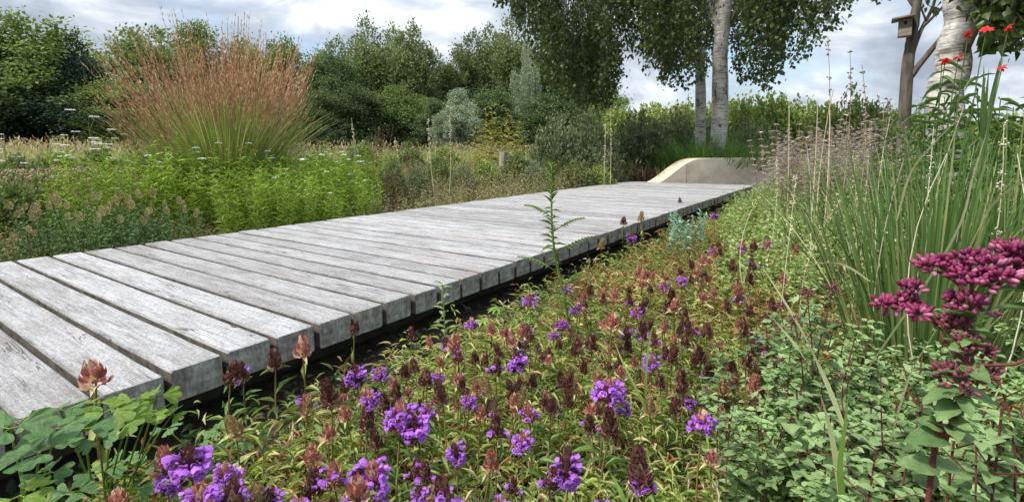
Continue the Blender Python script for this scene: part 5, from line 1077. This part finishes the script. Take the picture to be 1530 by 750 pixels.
# loose blades
def loose(label, pts, wid, mat):
    p0 = np.array(Q(*pts[0])); g0 = p0.copy(); 
    P_, _ = smooth_path([Q(*q_) for q_ in pts], [1]*len(pts), 18); t_ = np.linspace(0, 1, 18); mb = MB(); d = norm(np.gradient(P_, axis=0)); sd_ = norm(np.cross(d, FW[None]+np.array([[.3, .2, .5]]))); hw = wid*.5*np.clip(np.minimum(.5+3*t_, 1)*(1-t_**3), .04, 1)[:, None]
    V = np.stack([P_-sd_*hw, P_+sd_*hw], 1).reshape(-1, 3)-g0; a_ = np.arange(17)*2; mb.add(V, np.stack([a_, a_+1, a_+3, a_+2], 1)); tag(obj('wild_grass', mb.mesh('blade', mat), None, g0), label, 'wild grass')
BG2 = leaf_mat('fresh blade', (0.16, 0.27, 0.05), (0.22, 0.34, 0.07), .4, .45)
loose('long green grass blade arching from the bottom edge to the centre', [(945, 800, .85), (925, 730, .85), (880, 660, .95), (832, 600, 1.05)], .0075, BG2)
loose('upright green grass blade crossing the centre of the bed', [(968, 640, 1.2), (965, 570, 1.2), (972, 500, 1.25), (985, 470, 1.3)], .006, BG2)
loose('dark grass blade leaning left beside the centre blade', [(985, 655, 1.15), (960, 600, 1.15), (930, 540, 1.2), (918, 510, 1.25)], .006, BG2)
loose('thin grass blade leaning from the bottom edge right of centre', [(1010, 760, .9), (985, 735, .9), (950, 690, .95), (925, 668, 1.0)], .004, BG2)
loose('green grass blade left of the big clump, lower one', [(1258, 760, .75), (1240, 640, .8), (1205, 540, .9), (1150, 470, 1.0)], .009, BT)
loose('green grass blade left of the big clump, upper one', [(1262, 640, .95), (1230, 560, 1.0), (1190, 480, 1.1), (1140, 400, 1.2)], .009, BT)
loose('upright bright blade at the lower right', [(1262, 770, .7), (1255, 700, .7), (1262, 640, .72), (1268, 585, .75)], .008, BG2)
loose('straw blade arching across to the left of the grass clump', [(1300, 420, 1.1), (1250, 393, 1.1), (1190, 405, 1.15), (1130, 450, 1.2)], .004, STR)
loose('long straw blade leaning right across the grass clump', [(1290, 560, 1.3), (1420, 365, 1.3), (1455, 260, 1.35), (1475, 195, 1.4)], .006, STR)
loose('thick straw blade rising right above the pale herbs', [(1340, 330, 1.6), (1360, 260, 1.6), (1395, 215, 1.6), (1445, 165, 1.7)], .006, STR)
loose('pale straw blade arching at the right edge', [(1470, 320, 1.3), (1500, 290, 1.3), (1530, 272, 1.3), (1560, 265, 1.3)], .006, STR)
loose('fine straw blade at the bottom left of the marjoram', [(1330, 660, 1.0), (1360, 560, 1.0), (1400, 490, 1.1), (1420, 440, 1.1)], .004, STR)

# columbine leaves, bottom left
CO1 = leaf_mat('fresh columbine leaves', (0.17, 0.30, 0.035), (0.28, 0.42, 0.06), .42, .5, veins=.35, vscale=130); CO2 = leaf_mat('blue green columbine leaves', (0.09, 0.20, 0.06), (0.18, 0.32, 0.11), .32, .6, spec=.3, veins=.45, vscale=130)
def lobed(n_lobe=3, sub=9, depth=.28, cup=.25):
    """one fan shaped, scalloped leaflet along +Y"""
    V = [(0, 0, 0)]; n_ = n_lobe*sub+1; A_ = np.linspace(-1.15, 1.15, n_); rim = []; mid = []
    for a in A_:
        l_ = abs(math.sin((a+1.15)/2.3*math.pi*n_lobe)); rr = 1-depth*(1-l_**.6)-.10*(a/1.15)**2+0.03*math.sin(a*17)
        rim.append((math.sin(a)*rr*.72, math.cos(a*.86)*rr*.78+.12, cup*(abs(a)/1.15)**2*.3-.10*rr+(.03*math.sin(a*9))))
        mid.append((math.sin(a)*rr*.38, math.cos(a*.86)*rr*.42+.07, .02*math.cos(a*11)))
    V += mid+rim; F3 = [(0, 1+i+1, 1+i) for i in range(n_-1)]; F4 = [(1+i, 2+i, 2+n_+i, 1+n_+i) for i in range(n_-1)]
    return np.array(V, float), [np.array(F3), np.array(F4)]
LOB = lobed()
def trifol(mb, ms, c, az, sz, base, mi=0, tiltv=None):
    c = np.asarray(c, float); up = norm(np.array([rng.normal(0, .25), rng.normal(0, .25), 1.0])+(tiltv if tiltv is not None else 0))
    for a2 in (-1.9, 0, 1.9):
        d = dirs(np.array(az+a2), np.array(rng.uniform(-.15, .15))); mb.inst(LOB, basis(d[None], up, sz, sz, sz), (c+d*sz*.18)[None], mi); stems(ms, c[None], (c+d*sz*.25)[None], .0012, .001, sides=4, seg=1)
    stems(ms, np.asarray(base)[None], c[None], .0022, .0014, bend=np.array([[0, 0, .01]]), sides=5)
def columbine(label, bpx, bpy_, leaves, mats):
    b = P(bpx, bpy_, G); o = thing('columbine', label, 'plant', b); m_ = [MB(), MB()]; ms = MB()
    for px, py, dist, w_, mi in leaves:
        c = Q(px, py, dist)-b; sl = np.linalg.norm(c+b-np.array([0, 0, H])); sz = w_*sl/F*.5
        trifol(m_[mi], ms, c, rng.uniform(0, 6.28), sz, np.zeros(3)+rng.normal(0, .01, 3)*[1, 1, 0], 0, -FW*.55)
    obj('stems', ms.mesh('stems', FR), o)
    for mi in (0, 1):
        if m_[mi].n: obj('leaves', m_[mi].mesh('leaves', mats[mi]), o)
columbine('columbine with fresh lime green and blue green lobed leaves at the lower left', 160, 790, [(165, 612, 1.05, 62, 0), (205, 600, 1.1, 52, 0), (235, 592, 1.12, 46, 0), (190, 628, 1.02, 54, 0), (218, 622, 1.05, 44, 0), (258, 618, 1.12, 34, 0), (142, 603, 1.1, 46, 0), (125, 640, 1.0, 56, 1), (148, 655, .98, 40, 1), (90, 612, 1.08, 40, 1), (245, 612, 1.12, 30, 0)], [CO1, CO2])
columbine('columbine with large blue green leaves at the left edge', 40, 830, [(15, 640, .95, 72, 1), (60, 675, .92, 70, 1), (35, 625, 1.05, 44, 1), (85, 640, 1.0, 52, 1), (30, 740, .9, 60, 0), (75, 705, .95, 44, 1)], [CO1, CO2])
columbine('dark low columbine leaves in the shade between the left blooms', 330, 745, [(200, 730, 1.15, 40, 1), (150, 705, 1.15, 44, 1), (330, 640, 1.3, 40, 1), (380, 655, 1.3, 40, 1), (315, 665, 1.25, 36, 1), (225, 690, 1.2, 36, 1), (180, 690, 1.2, 36, 1), (250, 640, 1.3, 32, 1), (110, 735, 1.1, 40, 1)], [CO1, CO2])
# cranesbill
CRN = leaf_mat('cranesbill leaves', (0.17, 0.29, 0.05), (0.28, 0.40, 0.09), .4, .5)
p = P(760, 560, G); o = thing('cranesbill', 'cranesbill with bright green divided leaves under the boardwalk edge', 'plant', p); mb, ms = MB(), MB()
for px, py, d_ in ((765, 492, 1.95), (742, 462, 2.0), (785, 478, 2.0), (720, 480, 1.95), (752, 515, 1.9), (790, 500, 1.95), (735, 500, 1.95)):
    c = Q(px, py, d_)-p; ax0 = rng.uniform(0, 6.28)
    for a2 in np.linspace(-2.3, 2.3, 7): mb.inst(LANCE, basis(dirs(np.array([ax0+a2]), np.array([.1]))-FW*.2, [0, 0, 1.], .042, .017), c[None], 0)
    stems(ms, np.zeros((1, 3)), c[None], .002, .0014, sides=4)
obj('stems', ms.mesh('stems', CRN), o); obj('leaves', mb.mesh('leaves', CRN), o)
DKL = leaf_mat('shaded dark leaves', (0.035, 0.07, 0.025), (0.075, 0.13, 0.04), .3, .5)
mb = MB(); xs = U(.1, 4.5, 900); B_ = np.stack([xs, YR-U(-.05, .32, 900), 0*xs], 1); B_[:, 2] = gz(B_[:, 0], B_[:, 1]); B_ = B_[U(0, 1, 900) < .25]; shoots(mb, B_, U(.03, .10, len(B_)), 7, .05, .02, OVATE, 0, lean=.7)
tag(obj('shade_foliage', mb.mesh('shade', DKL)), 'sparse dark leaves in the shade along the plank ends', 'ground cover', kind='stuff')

# marjoram
ORL = leaf_mat('marjoram leaves', (0.12, 0.21, 0.07), (0.23, 0.35, 0.12), .3, .5, veins=.28, vscale=420); ORP = leaf_mat('pale marjoram leaves', (0.22, 0.34, 0.13), (0.37, 0.50, 0.22), .32, .55); ORS = plain('red marjoram stem', (0.09, 0.022, 0.020), (0.17, 0.05, 0.04), .55, 30)
ORB = leaf_mat('magenta marjoram buds', (0.17, 0.017, 0.06), (0.33, 0.045, 0.135), .2, .55, (0.48, 0.17, 0.28)); ORD = leaf_mat('dull red marjoram buds', (0.16, 0.035, 0.055), (0.28, 0.09, 0.11), .2, .5)
def budcluster(mb, c, r_, n_, up, L_=.0054, flat=.55):
    dv = norm(rng.normal(size=(n_, 3))+np.array([0, 0, .7])); O = c+dv*np.array([1, 1, flat])*r_*(U(.25, 1, n_)[:, None])
    mb.inst(BUD, basis(norm(dv+np.asarray(up)*.7+rng.normal(0, .2, (n_, 3))), rng.normal(0, 1, (n_, 3)), L_*U(.8, 1.25, n_), L_*.55, L_*.55), O, 0)
# the foreground plant
LATE = []
dM = .42
p0 = Q(1355, 860, .42); base = np.array([p0[0], p0[1], G]); o = thing('marjoram', 'tall foreground marjoram with magenta bud clusters and a dark red stem', 'plant', base)
ms, ml, mf, md = MB(), MB(), MB(), MB()
jn = {k_: Q(*v)-base for k_, v in {'low': (1388, 735, .42), 'm1': (1412, 660, .42), 'm2': (1438, 575, .42), 'm3': (1447, 505, .42), 'top': (1452, 440, .42)}.items()}
pts, rad = smooth_path([np.zeros(3), jn['low'], jn['m1'], jn['m2'], jn['m3'], jn['top']], [.0019, .0017, .0016, .0014, .0011, .0009], 26); tube(ms, pts, rad, 8)
heads = [((1452, 440), (1420, 398, 24)), ((1452, 440), (1452, 392, 30)), ((1452, 440), (1480, 398, 22)), ((1452, 440), (1440, 412, 22)), ((1452, 440), (1465, 425, 24)), ((1452, 440), (1455, 458, 26)), ((1452, 440), (1498, 415, 18)), ((1452, 440), (1396, 400, 20)),
         ((1447, 500), (1322, 456, 20)), ((1447, 500), (1345, 452, 20)), ((1447, 500), (1362, 432, 14)), ((1447, 500), (1372, 468, 12)), ((1452, 440), (1424, 448, 10))]
def jp(x, y, d_=.42): return Q(x, y, d_)-base
br = [[(1450, 462), (1432, 425), (1400, 405)], [(1450, 470), (1475, 440), (1498, 420)], [(1448, 520), (1400, 480), (1362, 462), (1330, 458)], [(1452, 440), (1452, 400)], [(1445, 540), (1420, 522), (1405, 498)], [(1443, 545), (1480, 545), (1530, 540), (1570, 500)], [(1446, 530), (1452, 495)]]
for b in br:
    q_, r_ = smooth_path([jp(*v) for v in b], np.linspace(.0013, .0008, len(b)), 8); tube(ms, q_, r_, 6)
for _, (x, y, s_) in heads:
    mf = MB(); budcluster(mf, jp(x, y, .42+rng.uniform(-.012, .012)), s_*.42/F*.74, 34, -FW*.2+np.array([0, 0, .5])); obj('flower_cluster', mf.mesh('cluster', ORB), o)
for x, y, s_ in ((1418, 490, 20), (1435, 480, 16), (1418, 560, 20), (1440, 568, 22), (1462, 558, 18), (1448, 515, 14), (1465, 522, 10)):
    md = MB(); budcluster(md, jp(x, y, .425+rng.uniform(-.01, .01)), s_*.42/F*.9, 40, [0, 0, .6], .0048); tag(obj('flower_cluster', md.mesh('cluster', ORD), o), 'dull red lower bud cluster')
for j in range(26):                       # small axillary leaves
    t_ = rng.uniform(.25, .95); c = pts[int(t_*25)]; L_ = rng.uniform(.010, .018); ml.inst(OVHI, basis(dirs(U(0, 6.28, 1), U(-.2, .8, 1)), rng.normal(0, .3, (1, 3))+np.array([0, 0, 1.]), L_, L_*.7), c[None], 0)
for x, y, w_, ax_, el_ in ((1440, 585, 85, 3, -.1), (1445, 590, 88, 0, -.1), (1425, 600, 62, 3.6, -.3), (1418, 650, 70, 0.1, .1), (1412, 655, 80, 3.1, .1), (1400, 700, 75, 2.9, .2), (1405, 700, 85, .2, 0), (1448, 520, 45, 3.3, .2), (1448, 520, 50, 0, .2), (1450, 500, 34, 2.8, .2), (1425, 620, 60, 1.0, .3), (1420, 640, 60, 4.2, .3), (1392, 730, 70, 1.4, .3), (1432, 590, 52, 4.5, -.3), (1374, 470, 22, 3.0, 0)):
    L_ = w_*.43/F*.50; d = dirs(np.array([YAW-math.pi/2+ax_]), np.array([el_])); ml.inst(OVHI, basis(d, [[-FW[0]*.4+rng.normal(0, .25), -FW[1]*.4+rng.normal(0, .25), 1.0]], L_, L_*.70), jp(x, y)[None], 0)
obj('stem', ms.mesh('stem', ORS), o); obj('leaves', ml.mesh('leaves', ORL), o); 
for x, y, d_, h_, v, lb in ((1330, 610, .85, .30, 1, 'marjoram shoot just left of the magenta marjoram stem'), (1378, 585, .80, .30, 0, 'marjoram shoot directly behind the magenta marjoram stem'), (1485, 575, .75, .32, 1, 'marjoram shoot right of the magenta marjoram stem'), (1520, 610, .70, .3, 3, 'marjoram shoot at the right edge beside the magenta one'), (1345, 690, .70, .28, 3, 'low marjoram shoot left of the magenta marjoram foot'), (1455, 680, .68, .28, 0, 'low marjoram shoot right of the magenta marjoram foot'), (1250, 640, .9, .3, 1, 'marjoram shoot beside the bright upright blade'), (1120, 610, .95, .3, 3, 'pale marjoram shoot standing above the selfheal right of centre'), (1090, 590, 1.05, .3, 1, 'grey green marjoram shoot left of the pale one right of centre')):
    LATE.append((x, y, d_, v, lb))
# second one at the right edge
base = D(1585, .46); o = thing('marjoram', 'marjoram with a bud cluster cut by the right edge of the photo', 'plant', base); ms, ml, mf = MB(), MB(), MB(); q_, r_ = smooth_path([(0, 0, 0), Q(1580, 600, .46)-base, Q(1555, 440, .46)-base, Q(1530, 405, .46)-base], [.003, .0022, .0015, .001], 16); tube(ms, q_, r_, 7)
for x, y, s_ in ((1512, 378, 15), (1527, 392, 24), (1515, 398, 16), (1545, 380, 24), (1535, 410, 20)):
    mf = MB(); budcluster(mf, Q(x, y, .46+rng.uniform(-.01, .01))-base, s_*.46/F, 44, [0, 0, .6]); obj('flower_cluster', mf.mesh('cluster', ORB), o)
k = 22; t_ = np.linspace(.2, .85, k); O = np.stack([np.interp(t_, np.linspace(0, 1, 16), q_[:, i]) for i in range(3)], 1); ml.inst(OVATE, basis(dirs(np.arange(k)//2*1.57+np.arange(k) % 2*3.14, U(0, .5, k)), [0, 0, 1.], U(.022, .034, k), U(.014, .02, k)), O, 0)
obj('stem', ms.mesh('stem', ORS), o); obj('leaves', ml.mesh('leaves', ORL), o)
# leafy marjoram plants round about
def marj(seed, h_, bud, lmat):
    global rng
    rng = np.random.default_rng(seed); ms, ml, bl = MB(), MB(), []; top = np.array([[rng.normal(0, .02), rng.normal(0, .02), h_]]); stems(ms, np.zeros((1, 3)), top, .0022, .0013, bend=np.array([[rng.normal(0, .012), rng.normal(0, .012), 0]]), sides=5, seg=5)
    n_ = 2*int(45*h_); t_ = (np.arange(n_)//2)/(n_/2)*.95+.05; az = np.arange(n_)//2*1.57+np.arange(n_) % 2*math.pi+rng.normal(0, .15, n_); L_ = .036*U(.75, 1.2, n_)*(1.15-.5*t_)
    ml.inst(OVATE, basis(dirs(az, U(-.1, .5, n_)), rng.normal(0, .2, (n_, 3))+np.array([0, 0, 1.]), L_, L_*.68), top*t_[:, None], 0)
    sd_ = int(30*h_); ts = U(.3, .85, sd_); az = U(0, 6.28, sd_); c = top*ts[:, None]
    for j in range(sd_):
        e = c[j]+np.append(np.array([math.cos(az[j]), math.sin(az[j])])*U(.025, .06, 1)[0], .04); stems(ms, c[j][None], e[None], .0012, .0008, sides=4, seg=1)
        ml.inst(OVATE, basis(dirs(U(0, 6.28, 7), U(-.1, .8, 7)), [0, 0, 1.], .020, .0135), c[j]+(e-c[j])*U(.4, 1, 7)[:, None], 0)
        if bud and j < 4: mf = MB(); budcluster(mf, e, .012, 18, [0, 0, .6], .005); bl.append(('flower_cluster', mf.mesh('cluster', ORD)))
    parts = [('stem', ms.mesh('stem', ORS)), ('leaves', ml.mesh('leaves', lmat))]
    if bud: mf = MB(); budcluster(mf, top[0], .02, 40, [0, 0, .6], .0055); parts += bl+[('flower_cluster', mf.mesh('cluster', ORD))]
    return parts
MJ = [marj(201, .34, False, ORP), marj(202, .30, False, ORL), marj(203, .42, True, ORL), marj(204, .36, False, ORP), marj(205, .60, False, ORL), marj(206, .55, False, ORP)]; rng = np.random.default_rng(81)
for x, y, d_, v, lb in LATE:
    p = D(x, d_); z_ = Q(x, y, d_)[2]-G; v = 4+v % 2; hh_ = (.60, .55)[v-4]; sc_ = z_/hh_; thing('marjoram', lb, 'plant', p, x, (max(sc_, .7), max(sc_, .7), sc_), None, MJ[v])
MJI = []
for k in range(78):
    py = random.uniform(545, 800); px = random.uniform(1090+max(0, (700-py))*.35, 1600); p = P(px, py+70, G)
    v = random.choice((0, 1, 3)); om = thing('marjoram', 'budless marjoram stem', 'plant', p, random.uniform(0, 6.28), random.uniform(.7, 1.1), 'leafy marjoram stems at the lower right', MJ[v], tilt=(random.gauss(0, .1), random.gauss(0, .1))); MJI.append((om, ('pale', 'grey green', '', 'tall pale')[v], px, py))
label_by_place(MJI, [(1375, 570, 'the big grass clump'), (1430, 620, 'the magenta marjoram'), (1262, 650, 'the bright upright blade'), (1048, 642, 'the three flowered selfheal'), (1530, 600, 'the right edge marjoram'), (1180, 560, 'the leaning grass blades'), (1150, 720, 'the bottom herb leaves'), (1350, 720, 'the magenta marjoram foot')], '%s marjoram without buds')
for px, py, d_, lb in ((1222, 428, 1.15, 'marjoram with dull red buds left of the big grass clump'), (1245, 418, 1.2, 'marjoram with dull red buds touching the big grass clump'), (1092, 508, 1.25, 'marjoram with a crimson head above dark selfheal heads'), (1185, 450, 1.3, 'marjoram with small red buds behind the grass blades'), (1210, 470, 1.1, 'marjoram with red buds beside the straw blade')):
    p = D(px, d_); z_ = Q(px, py, d_)[2]-G; thing('marjoram', lb, 'plant', p, px, (1.0, 1.0, z_/.44), None, MJ[2])
print('objects', len(bpy.data.objects))
